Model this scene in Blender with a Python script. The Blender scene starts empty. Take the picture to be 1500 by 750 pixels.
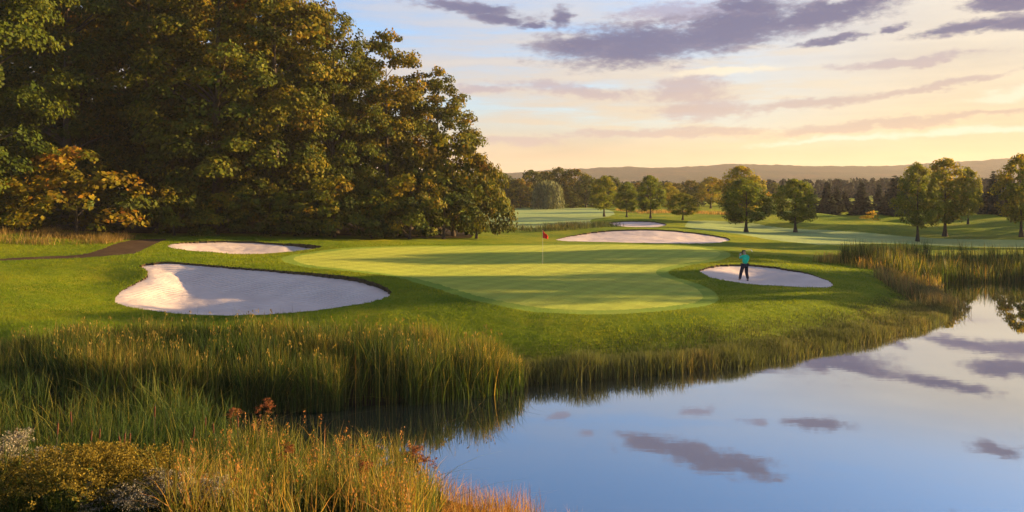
import bpy, math
import numpy as np
from mathutils import Vector

sc = bpy.context.scene
COL = sc.collection
R = math.radians
CAMZ, F, HY = 7.2, 1200.0, 272.0          # eye height (m above the pond), focal length (px at 1500), horizon row
SUN_AZ, SUN_EL = 74.0, 11.0
rng = np.random.default_rng(11)

# ------------------------------------------------------------------ mesh helpers
def make_mesh(name, verts, faces, cols=None, mats=(), midx=None, smooth=False):
    """verts (n,3); faces list of (m,k) int arrays"""
    me = bpy.data.meshes.new(name)
    verts = np.asarray(verts, np.float32)
    me.vertices.add(len(verts)); me.vertices.foreach_set('co', verts.ravel())
    loops = np.concatenate([f.ravel() for f in faces]).astype(np.int32)
    sizes = np.concatenate([np.full(len(f), f.shape[1], np.int32) for f in faces])
    me.loops.add(len(loops)); me.loops.foreach_set('vertex_index', loops)
    me.polygons.add(len(sizes))
    st = np.zeros(len(sizes), np.int32); st[1:] = np.cumsum(sizes)[:-1]
    me.polygons.foreach_set('loop_start', st)
    if midx is not None: me.polygons.foreach_set('material_index', np.asarray(midx, np.int32))
    me.polygons.foreach_set('use_smooth', np.full(len(sizes), bool(smooth)))
    if cols is not None:
        a = me.attributes.new('tint', 'FLOAT_COLOR', 'POINT')
        c = np.ones((len(verts), 4), np.float32); c[:, :3] = cols
        a.data.foreach_set('color', c.ravel())
    for m in mats: me.materials.append(m)
    me.update(calc_edges=True)
    return me

def link(name, me, parent=None, loc=(0, 0, 0), rotz=0.0, scale=None):
    o = bpy.data.objects.new(name, me); COL.objects.link(o)
    o.location = loc; o.rotation_euler = (0, 0, rotz)
    if scale is not None: o.scale = scale
    if parent: o.parent = parent
    return o

def tag(o, label=None, cat=None, group=None, kind=None):
    if label: o['label'] = label
    if cat: o['category'] = cat
    if group: o['group'] = group
    if kind: o['kind'] = kind
    return o

class MB:
    def __init__(s): s.v = []; s.f = {3: [], 4: []}; s.c = []; s.n = 0
    def add(s, v, f, col=None):
        v = np.asarray(v, float); f = np.asarray(f, int)
        s.v.append(v); s.f[f.shape[1]].append(f + s.n); s.n += len(v)
        c = np.zeros((len(v), 3)) if col is None else np.broadcast_to(np.asarray(col, float), (len(v), 3))
        s.c.append(c)
    def mesh(s, name, mats, smooth=False):
        fs = [np.concatenate(s.f[k]) for k in (3, 4) if s.f[k]]
        return make_mesh(name, np.concatenate(s.v), fs, np.concatenate(s.c), mats, None, smooth)

def norm(a): return a / np.maximum(np.linalg.norm(a, axis=-1, keepdims=True), 1e-9)

def tube(mb, pts, rad, n=7, col=None, caps=True):
    pts = np.asarray(pts, float); rad = np.broadcast_to(np.asarray(rad, float), (len(pts),))
    d = norm(np.gradient(pts, axis=0))
    ref = np.array([0, 0, 1.0]) if abs(d[0, 2]) < .9 else np.array([1.0, 0, 0])
    a = norm(np.cross(d, ref)); b = np.cross(d, a)
    th = np.linspace(0, 2 * math.pi, n, endpoint=False)
    ring = pts[:, None] + rad[:, None, None] * (np.cos(th)[None, :, None] * a[:, None] + np.sin(th)[None, :, None] * b[:, None])
    m = len(pts); i = np.arange(m - 1)[:, None] * n; j = np.arange(n)[None]; k = (j + 1) % n
    f = np.stack([i + j, i + k, i + n + k, i + n + j], -1).reshape(-1, 4)
    v = ring.reshape(-1, 3)
    mb.add(v, f, col)
    if caps:
        for base, e in ((0, pts[0]), ((m - 1) * n, pts[-1])):
            vv = np.concatenate([v[base:base + n], e[None]])
            mb.add(vv, np.stack([j[0], k[0], np.full(n, n)], -1), col)

# ------------------------------------------------------------------ value noise
def vnoise(x, y, seed=0):
    xi = np.floor(x).astype(np.int64); yi = np.floor(y).astype(np.int64)
    fx = x - xi; fy = y - yi
    fx = fx * fx * (3 - 2 * fx); fy = fy * fy * (3 - 2 * fy)
    def h(a, b):
        n = (a * 374761393 + b * 668265263 + seed * 974711) & 0x7fffffff
        n = ((n ^ (n >> 13)) * 1274126177) & 0x7fffffff
        return ((n ^ (n >> 16)) & 0xffff) / 65535.0
    return (h(xi, yi) * (1 - fx) + h(xi + 1, yi) * fx) * (1 - fy) + (h(xi, yi + 1) * (1 - fx) + h(xi + 1, yi + 1) * fx) * fy
def fbm(x, y, o=4, seed=0):
    s = 0; a = .5
    for k in range(o):
        s = s + a * vnoise(x * 2 ** k, y * 2 ** k, seed + k); a *= .5
    return s
def sstep(a, b, x):
    t = np.clip((x - a) / (b - a), 0, 1); return t * t * (3 - 2 * t)

# ------------------------------------------------------------------ materials
def mat(name):
    m = bpy.data.materials.new(name); m.use_nodes = True
    nt = m.node_tree; nt.nodes.clear()
    return m, nt, nt.nodes.new('ShaderNodeOutputMaterial')
def N(nt, typ, **kw):
    n = nt.nodes.new(typ)
    for k, v in kw.items():
        if k.startswith('i_'):
            key = k[2:]
            n.inputs[int(key) if key.isdigit() else key.replace('_', ' ')].default_value = v
        else: setattr(n, k, v)
    return n
def ramp(nt, stops):
    r = nt.nodes.new('ShaderNodeValToRGB'); e = r.color_ramp.elements
    while len(e) > 1: e.remove(e[-1])
    e[0].position = stops[0][0]; e[0].color = (*stops[0][1], 1)
    for p, c in stops[1:]:
        x = e.new(p); x.color = (*c, 1)
    return r
def math_(nt, op, a=None, b=None, c=None):
    n = nt.nodes.new('ShaderNodeMath'); n.operation = op
    for i, v in enumerate((a, b, c)):
        if v is None: continue
        if isinstance(v, (int, float)): n.inputs[i].default_value = v
        else: nt.links.new(v, n.inputs[i])
    return n.outputs[0]
def mixc(nt, f, a, b, mode='MIX'):
    n = nt.nodes.new('ShaderNodeMix'); n.data_type = 'RGBA'; n.blend_type = mode
    for i, v in ((0, f), (6, a), (7, b)):
        if isinstance(v, (int, float)): n.inputs[i].default_value = v
        elif isinstance(v, tuple): n.inputs[i].default_value = (*v, 1)
        else: nt.links.new(v, n.inputs[i])
    return n.outputs[2]

def turf(name, c1, c2, c3, patch=.25, fine=14.0, bump=1.0, bdist=.03, stripes=None, mud=False):
    m, nt, out = mat(name); L = nt.links.new
    geo = N(nt, 'ShaderNodeNewGeometry')
    n1 = N(nt, 'ShaderNodeTexNoise', i_Scale=patch, i_Detail=5.0); L(geo.outputs['Position'], n1.inputs['Vector'])
    n2 = N(nt, 'ShaderNodeTexNoise', i_Scale=fine, i_Detail=4.0, i_Roughness=.7); L(geo.outputs['Position'], n2.inputs['Vector'])
    n3 = N(nt, 'ShaderNodeTexNoise', i_Scale=1.7, i_Detail=4.0, i_Roughness=.65); L(geo.outputs['Position'], n3.inputs['Vector'])
    f = math_(nt, 'ADD', math_(nt, 'MULTIPLY', n1.outputs['Fac'], .5), math_(nt, 'MULTIPLY', n2.outputs['Fac'], .25))
    f = math_(nt, 'ADD', f, math_(nt, 'MULTIPLY', n3.outputs['Fac'], .25))
    r = ramp(nt, [(.36, c1), (.5, c2), (.62, c3)]); L(f, r.inputs[0])
    col = r.outputs[0]
    if stripes:
        for ang, per, amt in stripes:
            mp = N(nt, 'ShaderNodeMapping'); mp.inputs['Rotation'].default_value = (0, 0, R(ang)); L(geo.outputs['Position'], mp.inputs[0])
            w = N(nt, 'ShaderNodeTexWave', i_Scale=.5 * math.pi / 10 / per * 10 / math.pi, i_Distortion=.25, i_Detail=1.0)
            w.bands_direction = 'X'; L(mp.outputs[0], w.inputs['Vector'])
            rr = ramp(nt, [(.4, (1 - amt,) * 3), (.6, (1 + amt,) * 3)]); L(w.outputs['Fac'], rr.inputs[0])
            col = mixc(nt, 1.0, col, rr.outputs[0], 'MULTIPLY')
    if mud:                                                       # bare wet mud just above the waterline
        sp = N(nt, 'ShaderNodeSeparateXYZ'); L(geo.outputs['Position'], sp.inputs[0])
        hz = math_(nt, 'ADD', sp.outputs[2], math_(nt, 'MULTIPLY', math_(nt, 'SUBTRACT', n3.outputs['Fac'], .5), .35))
        mr = N(nt, 'ShaderNodeMapRange'); mr.inputs[1].default_value = .25; mr.inputs[2].default_value = .6; L(hz, mr.inputs[0])
        col = mixc(nt, mr.outputs[0], (.016, .015, .008), col)
    p = N(nt, 'ShaderNodeBsdfPrincipled', i_Roughness=.85); p.inputs['Specular IOR Level'].default_value = .04
    L(col, p.inputs['Base Color'])
    b = N(nt, 'ShaderNodeBump', i_Strength=bump, i_Distance=bdist)
    h = math_(nt, 'ADD', n2.outputs['Fac'], math_(nt, 'MULTIPLY', n3.outputs['Fac'], 2.0)); L(h, b.inputs['Height'])
    L(b.outputs[0], p.inputs['Normal'])
    L(p.outputs[0], out.inputs[0])
    return m

M = {}
M['ground'] = turf('rough_turf', (.065, .115, .007), (.135, .180, .009), (.23, .222, .013), .22, 16, 1.0, .18, None, True)
M['green'] = turf('green_turf', (.24, .295, .048), (.28, .315, .05), (.32, .33, .054), .12, 30, 1.0, .07, [(28, 2.2, .05), (-60, 2.2, .035)])
M['collar'] = turf('collar_turf', (.12, .19, .025), (.15, .215, .028), (.19, .23, .034), .2, 24, 1.0, .07)
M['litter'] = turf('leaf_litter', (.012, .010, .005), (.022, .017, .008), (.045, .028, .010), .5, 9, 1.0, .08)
M['fairway'] = turf('dewy_turf', (.17, .24, .085), (.22, .28, .10), (.26, .29, .10), .05, 6, .8, .05, [(75, 9.0, .05)])
M['path'] = turf('path_dirt', (.038, .024, .015), (.055, .035, .022), (.075, .05, .03), .5, 20, .8, .03)

def sand_mat():
    m, nt, out = mat('bunker_sand'); L = nt.links.new
    geo = N(nt, 'ShaderNodeNewGeometry')
    n1 = N(nt, 'ShaderNodeTexNoise', i_Scale=.6, i_Detail=6.0); L(geo.outputs['Position'], n1.inputs['Vector'])
    n2 = N(nt, 'ShaderNodeTexNoise', i_Scale=30.0, i_Detail=3.0); L(geo.outputs['Position'], n2.inputs['Vector'])
    mp = N(nt, 'ShaderNodeMapping'); mp.inputs['Rotation'].default_value = (0, 0, R(80)); L(geo.outputs['Position'], mp.inputs[0])
    w = N(nt, 'ShaderNodeTexWave', i_Scale=1.1, i_Distortion=5.0, i_Detail=3.0, i_2=2.0)
    w.inputs['Detail Scale'].default_value = .5; L(mp.outputs[0], w.inputs['Vector'])
    r = ramp(nt, [(.35, (.53, .43, .395)), (.65, (.62, .51, .465))]); L(n1.outputs['Fac'], r.inputs[0])
    col = mixc(nt, math_(nt, 'MULTIPLY', n2.outputs['Fac'], .3), r.outputs[0], (.44, .35, .315))
    p = N(nt, 'ShaderNodeBsdfPrincipled', i_Roughness=.95); p.inputs['Specular IOR Level'].default_value = .1
    L(col, p.inputs['Base Color'])
    b = N(nt, 'ShaderNodeBump', i_Strength=1.0, i_Distance=.07)
    h = math_(nt, 'ADD', math_(nt, 'MULTIPLY', w.outputs['Fac'], 1.3), math_(nt, 'MULTIPLY', n2.outputs['Fac'], .35))
    h = math_(nt, 'ADD', h, math_(nt, 'MULTIPLY', n1.outputs['Fac'], 3.0))
    L(h, b.inputs['Height']); L(b.outputs[0], p.inputs['Normal']); L(p.outputs[0], out.inputs[0])
    return m
M['sand'] = sand_mat()

def plain(name, c, rough=.8, spec=.2, noise=None, bump=0, metal=0.0):
    m, nt, out = mat(name); L = nt.links.new
    p = N(nt, 'ShaderNodeBsdfPrincipled', i_Roughness=rough, i_Metallic=metal); p.inputs['Specular IOR Level'].default_value = spec
    tc = N(nt, 'ShaderNodeTexCoord')
    n = N(nt, 'ShaderNodeTexNoise', i_Scale=noise or 8.0, i_Detail=5.0); L(tc.outputs['Object'], n.inputs['Vector'])
    r = ramp(nt, [(.3, tuple(x * .7 for x in c)), (.7, tuple(min(1, x * 1.25) for x in c))]); L(n.outputs['Fac'], r.inputs[0])
    L(r.outputs[0], p.inputs['Base Color'])
    if bump:
        b = N(nt, 'ShaderNodeBump', i_Strength=.8, i_Distance=bump); L(n.outputs['Fac'], b.inputs['Height']); L(b.outputs[0], p.inputs['Normal'])
    L(p.outputs[0], out.inputs[0])
    return m
M['soil'] = plain('lip_soil', (.065, .045, .025), .95, .05, 5.0, .05)
M['bark'] = plain('bark', (.055, .042, .032), .95, .05, 6.0, .05)

def leafy(name, stops, trans=.4, rough=.6, spec=.06, objvar=.25):
    """colour runs over the ramp by the per-leaf tint (r = position on the ramp, g = lightness), shifted per object"""
    m, nt, out = mat(name); L = nt.links.new
    a = N(nt, 'ShaderNodeAttribute', attribute_name='tint')
    s = N(nt, 'ShaderNodeSeparateColor'); L(a.outputs['Color'], s.inputs[0])
    oi = N(nt, 'ShaderNodeObjectInfo')
    f = math_(nt, 'ADD', s.outputs[0], math_(nt, 'MULTIPLY', math_(nt, 'SUBTRACT', oi.outputs['Random'], .5), objvar))
    r = ramp(nt, stops); L(f, r.inputs[0])
    v = math_(nt, 'ADD', .42, math_(nt, 'MULTIPLY', s.outputs[1], 1.16))
    hs = N(nt, 'ShaderNodeHueSaturation'); L(r.outputs[0], hs.inputs['Color']); L(v, hs.inputs['Value'])
    p = N(nt, 'ShaderNodeBsdfPrincipled', i_Roughness=rough); p.inputs['Specular IOR Level'].default_value = spec
    L(hs.outputs[0], p.inputs['Base Color'])
    t = N(nt, 'ShaderNodeBsdfTranslucent')
    tcol = mixc(nt, 1.0, hs.outputs[0], (1.25, 1.1, .55), 'MULTIPLY'); L(tcol, t.inputs[0])
    mx = N(nt, 'ShaderNodeMixShader'); mx.inputs[0].default_value = trans
    L(p.outputs[0], mx.inputs[1]); L(t.outputs[0], mx.inputs[2]); L(mx.outputs[0], out.inputs[0])
    return m
GREENS = [(0, (.018, .034, .005)), (.35, (.062, .074, .006)), (.6, (.135, .105, .007)), (.8, (.19, .10, .008)), (1, (.17, .055, .009))]
M['leaf'] = leafy('broad_leaf', GREENS, .35, objvar=.16)
M['leaf_young'] = leafy('park_leaf', [(0, (.05, .09, .010)), (.4, (.13, .155, .013)), (.75, (.23, .19, .015)), (1, (.26, .14, .018))], .5, objvar=.0)
M['needle'] = leafy('needle', [(0, (.014, .022, .014)), (1, (.035, .045, .022))], .15, .8, .1)
M['willow'] = leafy('willow_leaf', [(0, (.08, .10, .045)), (1, (.15, .16, .07))], .35)
M['reed'] = leafy('reed_blade', [(0, (.012, .032, .008)), (.35, (.038, .066, .012)), (.65, (.17, .15, .028)), (.85, (.29, .18, .05)), (1, (.22, .09, .03))], .45, .55, .1, 0)
M['rough'] = leafy('grass_blade', [(0, (.065, .125, .007)), (.5, (.135, .185, .010)), (1, (.23, .22, .015))], .5, .6, .05, 0)
M['fescue'] = leafy('fescue_blade', [(0, (.12, .10, .03)), (.5, (.22, .15, .05)), (1, (.32, .20, .07))], .45, .7, .1, 0)
M['bank'] = leafy('bank_grass', [(0, (.035, .055, .018)), (.45, (.075, .09, .028)), (.75, (.14, .11, .045)), (1, (.20, .11, .05))], .4, .7, .15, 0)
M['goldenrod'] = leafy('goldenrod', [(0, (.03, .05, .010)), (.5, (.06, .065, .012)), (.56, (.085, .07, .012)), (1, (.17, .12, .018))], .35, .8, .1, 0)
M['aster'] = leafy('aster', [(0, (.03, .05, .018)), (.5, (.06, .075, .03)), (.57, (.09, .085, .05)), (1, (.27, .24, .20))], .3, .8, .1, 0)
M['dock'] = leafy('seed_head', [(0, (.08, .05, .02)), (.5, (.13, .05, .02)), (1, (.17, .06, .022))], .3, .8, .1, 0)
M['cattail'] = plain('cattail_velvet', (.075, .03, .018), .95, .05, 30)

def water_mat():
    m, nt, out = mat('pond_water'); L = nt.links.new
    geo = N(nt, 'ShaderNodeNewGeometry')
    mp = N(nt, 'ShaderNodeMapping'); mp.inputs['Scale'].default_value = (.5, 1.6, 1); L(geo.outputs['Position'], mp.inputs[0])
    n = N(nt, 'ShaderNodeTexNoise', i_Scale=1.3, i_Detail=3.0); L(mp.outputs[0], n.inputs['Vector'])
    b = N(nt, 'ShaderNodeBump', i_Strength=.05, i_Distance=.012); L(n.outputs['Fac'], b.inputs['Height'])
    fr0 = N(nt, 'ShaderNodeFresnel', i_IOR=1.33); L(b.outputs[0], fr0.inputs['Normal'])
    fr = N(nt, 'ShaderNodeMapRange'); L(fr0.outputs[0], fr.inputs[0]); fr.inputs[2].default_value = .6; fr.inputs[3].default_value = .32
    g = N(nt, 'ShaderNodeBsdfGlossy', i_Roughness=.01); g.inputs['Color'].default_value = (.95, .95, .95, 1); L(b.outputs[0], g.inputs['Normal'])
    d = N(nt, 'ShaderNodeBsdfDiffuse'); d.inputs[0].default_value = (.006, .010, .012, 1)
    mx = N(nt, 'ShaderNodeMixShader'); L(fr.outputs[0], mx.inputs[0]); L(d.outputs[0], mx.inputs[1]); L(g.outputs[0], mx.inputs[2])
    L(mx.outputs[0], out.inputs[0])
    return m
M['water'] = water_mat()

# ------------------------------------------------------------------ terrain: plan of the place
def P(px, py, z):
    Y = (CAMZ - z) * F / (py - HY); return ((px - 750) / F * Y, Y, z)

water_px = [(285, 594), (450, 597), (600, 590), (700, 573), (760, 563), (850, 556), (930, 549), (1000, 543), (1100, 533), (1180, 518),
            (1260, 500), (1330, 486), (1372, 470), (1384, 456), (1374, 441), (1366, 426), (1390, 413), (1440, 408), (1500, 409)]
WATER = [P(x, y, 0)[:2] for x, y in water_px] + [(47, 62), (52, 52), (50, 38), (47, 24), (40, 11), (25, 12.5), (12, 14.6), (5, 16.2), (1.6, 16.9),
            (-1.0, 18.2), (-3.0, 20.2), (-5.8, 22.0), (-9.4, 24.5)]
WATER = np.array(WATER)

def chaikin(p, n=2):
    for _ in range(n):
        q = np.roll(p, -1, 0)
        p = np.stack([.75 * p + .25 * q, .25 * p + .75 * q], 1).reshape(-1, 2)
    return p
WATER = chaikin(WATER, 1)

def sdist(poly, x, y, closest=False):
    """signed distance (positive inside) from points to a closed polygon"""
    x = np.asarray(x, float); y = np.asarray(y, float)
    best = np.full(x.shape, 1e18); inside = np.zeros(x.shape, bool); cx = np.zeros(x.shape); cy = np.zeros(x.shape)
    n = len(poly)
    for i in range(n):
        ax, ay = poly[i]; bx, by = poly[(i + 1) % n]
        dx, dy = bx - ax, by - ay; l2 = dx * dx + dy * dy + 1e-12
        t = np.clip(((x - ax) * dx + (y - ay) * dy) / l2, 0, 1)
        qx = ax + t * dx; qy = ay + t * dy
        d = (x - qx) ** 2 + (y - qy) ** 2
        m = d < best; best = np.where(m, d, best)
        if closest: cx = np.where(m, qx, cx); cy = np.where(m, qy, cy)
        if ay != by:
            c = ((ay > y) != (by > y)) & (x < (bx - ax) * (y - ay) / (by - ay) + ax); inside ^= c
    s = np.where(inside, 1, -1) * np.sqrt(best)
    return (s, cx, cy) if closest else s

GREEN0 = np.array([(-15.5, 53), (-8, 47), (-1.5, 41), (2, 36.5), (7, 36.5), (10.5, 41), (10, 46), (9.6, 52), (14.5, 56), (17.5, 65), (9, 69), (0, 67.5), (-10, 63)])
ctrl = [P(*a) for a in [
    (165, 440, 1.5), (320, 462, 1.35), (580, 428, 2.05), (245, 380, 2.65), (420, 392, 2.45), (510, 398, 2.4), (480, 374, 2.5), (365, 374, 2.4), (245, 358, 2.95), (300, 350, 3.1),
    (480, 357, 2.8), (0, 378, 2.7), (0, 345, 3.7), (100, 347, 3.4), (230, 350, 3.1), (0, 440, 1.9), (0, 500, 1.2), (100, 470, 1.45), (600, 357, 2.6),
    (740, 355, 2.35), (430, 374, 2.5), (620, 400, 2.1), (800, 455, 1.6), (1030, 440, 1.5), (1055, 370, 1.95), (980, 400, 1.75), (800, 360, 2.3), (900, 358, 2.2),
    (1020, 395, 1.75), (1120, 421, 1.5), (1222, 415, 1.4), (1100, 387, 1.85), (1180, 400, 1.65), (1060, 480, 1.25), (740, 490, 1.1), (500, 478, 1.2),
    (1300, 422, 1.1), (1230, 385, 1.3), (1300, 380, 1.1), (805, 352, 2.15), (940, 357, 2.05), (1070, 352, 1.9), (930, 335, 2.8), (1020, 340, 2.5),
    (740, 340, 2.3), (890, 327, 2.2), (975, 329, 2.2), (935, 322, 2.5), (735, 330, 2.2), (735, 306, 2.6), (880, 306, 2.6), (1000, 318, 2.3), (1090, 338, 1.9),
    (1160, 337, 1.9), (1340, 353, .6), (1490, 350, .6), (1300, 330, 1.7), (1200, 325, 2.0), (1420, 330, 1.7), (1400, 365, 1.0)]]
ctrl += [(-60, 60, 4.2), (-60, 35, 2.6), (-45, 80, 3.6), (-20, 85, 2.9), (-35, 110, 3.2), (60, 70, 1.3), (60, 50, 1.2), (75, 35, 1.4), (100, 90, 1.6), (60, 20, 1.5),
         (0, 150, 2.4), (60, 150, 2.0), (-60, 150, 3), (100, 150, 2.2), (-20, 31, .55), (-12, 31, .5), (-8, 16, .75), (-13, 14, 1.2), (-8, 12, 1.8), (0, 11, 1.7), (0, 4, 4.0),
         (-10, 4, 4.5), (10, 8, 1.9), (20, 6, 1.9), (40, 4, 1.9), (-20, 16, 1.0), (-25, 22, .7), (-18, 24, .3), (-13, 23, .25), (-22, 28, .45), (-15, 28, .3), (0, 30, .6), (-8, 19, .3)]
ctrl = np.array(ctrl)
def _tps(r): return np.where(r > 0, r * r * np.log(np.maximum(r, 1e-9)), 0)
_S = 50.0
_c = ctrl[:, :2] / _S
_K = _tps(np.linalg.norm(_c[:, None] - _c[None], axis=-1)) + np.eye(len(_c)) * 2e-4
_Pm = np.c_[np.ones(len(_c)), _c]
_A = np.zeros((len(_c) + 3,) * 2); _A[:len(_c), :len(_c)] = _K; _A[:len(_c), len(_c):] = _Pm; _A[len(_c):, :len(_c)] = _Pm.T
_w = np.linalg.solve(_A, np.r_[ctrl[:, 2], 0, 0, 0])

def H(x, y):
    """height of the turf (before hollows are cut for sand)"""
    x = np.asarray(x, float); y = np.asarray(y, float); sh = x.shape
    xf = x.ravel(); yf = y.ravel()
    out = np.empty(xf.shape)
    yc = np.minimum(yf, 160.0); xc = np.clip(xf, -75, 110)
    for i in range(0, len(xf), 60000):
        a = np.c_[xc[i:i + 60000], yc[i:i + 60000]] / _S
        out[i:i + 60000] = _tps(np.linalg.norm(a[:, None] - _c[None], axis=-1)) @ _w[:len(_c)] + _w[-3] + a @ _w[-2:]
    L = np.clip(out, .12, 6)
    far = sstep(100, 150, yf)
    L = L * (1 - far) + far * (2.4 + 1.2 * sstep(160, 330, yf))
    # rolling mounds in the far rough and fairways
    rel = xf / np.maximum(yf, 1)
    md = sstep(86, 112, yf) * sstep(420, 200, yf) * sstep(.18, .33, rel)
    L = L + md * 2.6 * (fbm(xf / 15 + 3, yf / 9 + 1, 2, 5) - .38)
    L = L + sstep(80, 110, yf) * .5 * (fbm(xf / 14, yf / 14, 2, 9) - .38)
    L = L + .10 * (fbm(xf / 4.0, yf / 4.0, 3, 3) - .44) * sstep(.2, .9, L)
    L = L + .10 * (fbm(xf / 1.5, yf / 1.5, 3, 17) - .44) * sstep(.3, .9, L) * sstep(110, 60, yf) * sstep(-.2, 1.2, -sdist(GREEN0, xf, yf))
    # a small dip left of the big bunker
    dx, dy, dz = P(140, 402, 2.25)
    L = L - .45 * np.exp(-(((xf - dx) / 2.4) ** 2 + ((yf - dy) / 2.4) ** 2))
    s = -sdist(WATER, xf, yf)
    z = np.where(s > 0, L * sstep(-.6, 4.2, s) + .0, -np.minimum(.7, .3 * -s))
    z = np.where(s > 0, np.maximum(z, np.minimum(.05 + s * .12, .12)), z)
    return z.reshape(sh)

def ray(px, py):
    """where the view line through a photograph pixel meets the land"""
    px = np.asarray(px, float); py = np.asarray(py, float)
    ys = np.exp(np.linspace(math.log(14), math.log(420), 1400))
    X = (px[:, None] - 750) / F * ys; Z = CAMZ - (py[:, None] - HY) / F * ys
    g = H(X, np.broadcast_to(ys, X.shape)) >= Z
    k = np.argmax(g, 1)
    return np.c_[(px - 750) / F * ys[k], ys[k]]
def region(pts, n=2):
    p = np.array(pts, float)
    return chaikin(ray(p[:, 0], p[:, 1]), n)

REG = {
 1: region([(165, 440), (178, 425), (205, 411), (218, 402), (213, 394), (199, 390), (216, 386), (245, 383), (290, 386), (350, 392), (410, 396), (460, 400), (510, 404), (550, 414), (572, 424), (575, 431), (555, 440), (520, 447), (470, 454), (420, 459), (370, 462), (300, 462), (250, 459), (205, 453), (175, 447)]),
 2: region([(240, 362), (256, 356), (300, 353), (360, 353), (400, 356), (440, 357), (480, 361), (450, 366), (400, 371), (340, 372), (280, 368)]),
 3: region([(1021, 396), (1040, 390), (1064, 387), (1100, 387), (1140, 391), (1180, 399), (1210, 409), (1224, 418), (1210, 422), (1170, 421), (1120, 418), (1080, 414), (1050, 409), (1030, 402)]),
 4: region([(805, 352), (840, 344), (880, 338), (930, 336), (980, 337), (1030, 342), (1072, 349), (1065, 354), (1040, 357), (980, 357), (920, 355.5), (850, 354)]),
 5: region([(888, 326), (905, 324), (935, 323.5), (965, 325), (980, 329), (965, 332), (935, 333), (905, 331)]),
 6: region([(430, 376), (470, 369), (560, 363), (700, 360), (850, 359), (960, 359), (1030, 362), (1056, 369), (1054, 376), (1035, 382), (990, 388), (960, 395), (962, 404), (1000, 414), (1025, 425), (1032, 437), (1015, 445), (960, 452), (880, 456), (800, 453), (740, 443), (690, 432), (640, 416), (590, 404), (520, 396), (460, 390), (430, 383)]),
 7: region([(-120, 386), (0, 378.5), (90, 375), (130, 372), (155, 363), (180, 354), (215, 350), (250, 350), (232, 355), (212, 365), (190, 373), (140, 377), (60, 380), (0, 382), (-120, 391)], 1),
 8: region([(690, 304), (880, 304), (905, 312), (885, 319), (862, 322), (870, 329), (800, 334), (690, 334)], 1),
 9: region([(1010, 322), (1120, 330), (1210, 338), (1320, 346), (1480, 352), (1700, 352), (1700, 361), (1450, 362), (1300, 356), (1220, 360), (1130, 352), (1090, 344), (1000, 334)], 1),
}
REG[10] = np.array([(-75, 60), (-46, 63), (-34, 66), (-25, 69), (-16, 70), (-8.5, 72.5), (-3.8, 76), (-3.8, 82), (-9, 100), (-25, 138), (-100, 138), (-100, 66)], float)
_g = REG[6]; _n = np.roll(_g, -1, 0) - np.roll(_g, 1, 0); _n = np.c_[_n[:, 1], -_n[:, 0]]; _n /= np.linalg.norm(_n, axis=1, keepdims=True)
_sg = 1 if sdist(_g, *(_g[:1] + _n[:1] * .3).T)[0] < 0 else -1
REG[11] = _g + _n * _sg * .75
BUNK = {1: 'sand_bunker', 2: 'sand_bunker', 3: 'sand_bunker', 4: 'sand_bunker', 5: 'sand_bunker'}

# fan-shaped land grid: fine where the photograph looks
t_in = np.linspace(-.70, .70, 560); t_out = np.linspace(.72, 1.6, 36)
T = np.r_[-t_out[::-1], t_in, t_out]
Yr = np.r_[np.linspace(-3, 11.5, 24), np.exp(np.linspace(math.log(12), math.log(150), 520)), np.exp(np.linspace(math.log(151.5), math.log(480), 90)), np.linspace(560, 1900, 12)]
GX = T[None, :] * np.maximum(Yr[:, None], 9.0) * np.ones_like(T); GY = np.repeat(Yr[:, None], len(T), 1)
RID = np.zeros(GX.shape, int)
SD = {}
for r, poly in REG.items():
    lo = poly.min(0) - 3; hi = poly.max(0) + 3
    m = (GX > lo[0]) & (GX < hi[0]) & (GY > lo[1]) & (GY < hi[1])
    sd = np.full(GX.shape, -99.0); cx = GX.copy(); cy = GY.copy()
    s_, cx_, cy_ = sdist(poly, GX[m], GY[m], True); sd[m] = s_; cx[m] = cx_; cy[m] = cy_
    snap = np.zeros(GX.shape, bool)
    for ax in (0, 1):
        a = sd[:-1] if ax == 0 else sd[:, :-1]; b = sd[1:] if ax == 0 else sd[:, 1:]
        cr = (a * b < 0) & (np.minimum(abs(a), abs(b)) < 50)
        first = cr & (abs(a) <= abs(b)); second = cr & ~first
        if ax == 0: snap[:-1] |= first; snap[1:] |= second
        else: snap[:, :-1] |= first; snap[:, 1:] |= second
    GX = np.where(snap, cx, GX); GY = np.where(snap, cy, GY); sd = np.where(snap, 0, sd)
    SD[r] = sd
nr, nc = GX.shape
GZ = H(GX, GY)
idx = np.arange(nr * nc).reshape(nr, nc)
Q = np.stack([idx[:-1, :-1], idx[:-1, 1:], idx[1:, 1:], idx[1:, :-1]], -1).reshape(-1, 4)
FR = np.zeros(len(Q), int)
for r in (10, 9, 8, 7, 11, 6, 5, 4, 3, 2, 1):
    s = SD[r].ravel()[Q].sum(1)
    FR[s > 0] = r
V = np.c_[GX.ravel(), GY.ravel(), GZ.ravel()]

def sub(faces):
    u, inv = np.unique(faces, return_inverse=True)
    return u, inv.reshape(faces.shape)

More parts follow.
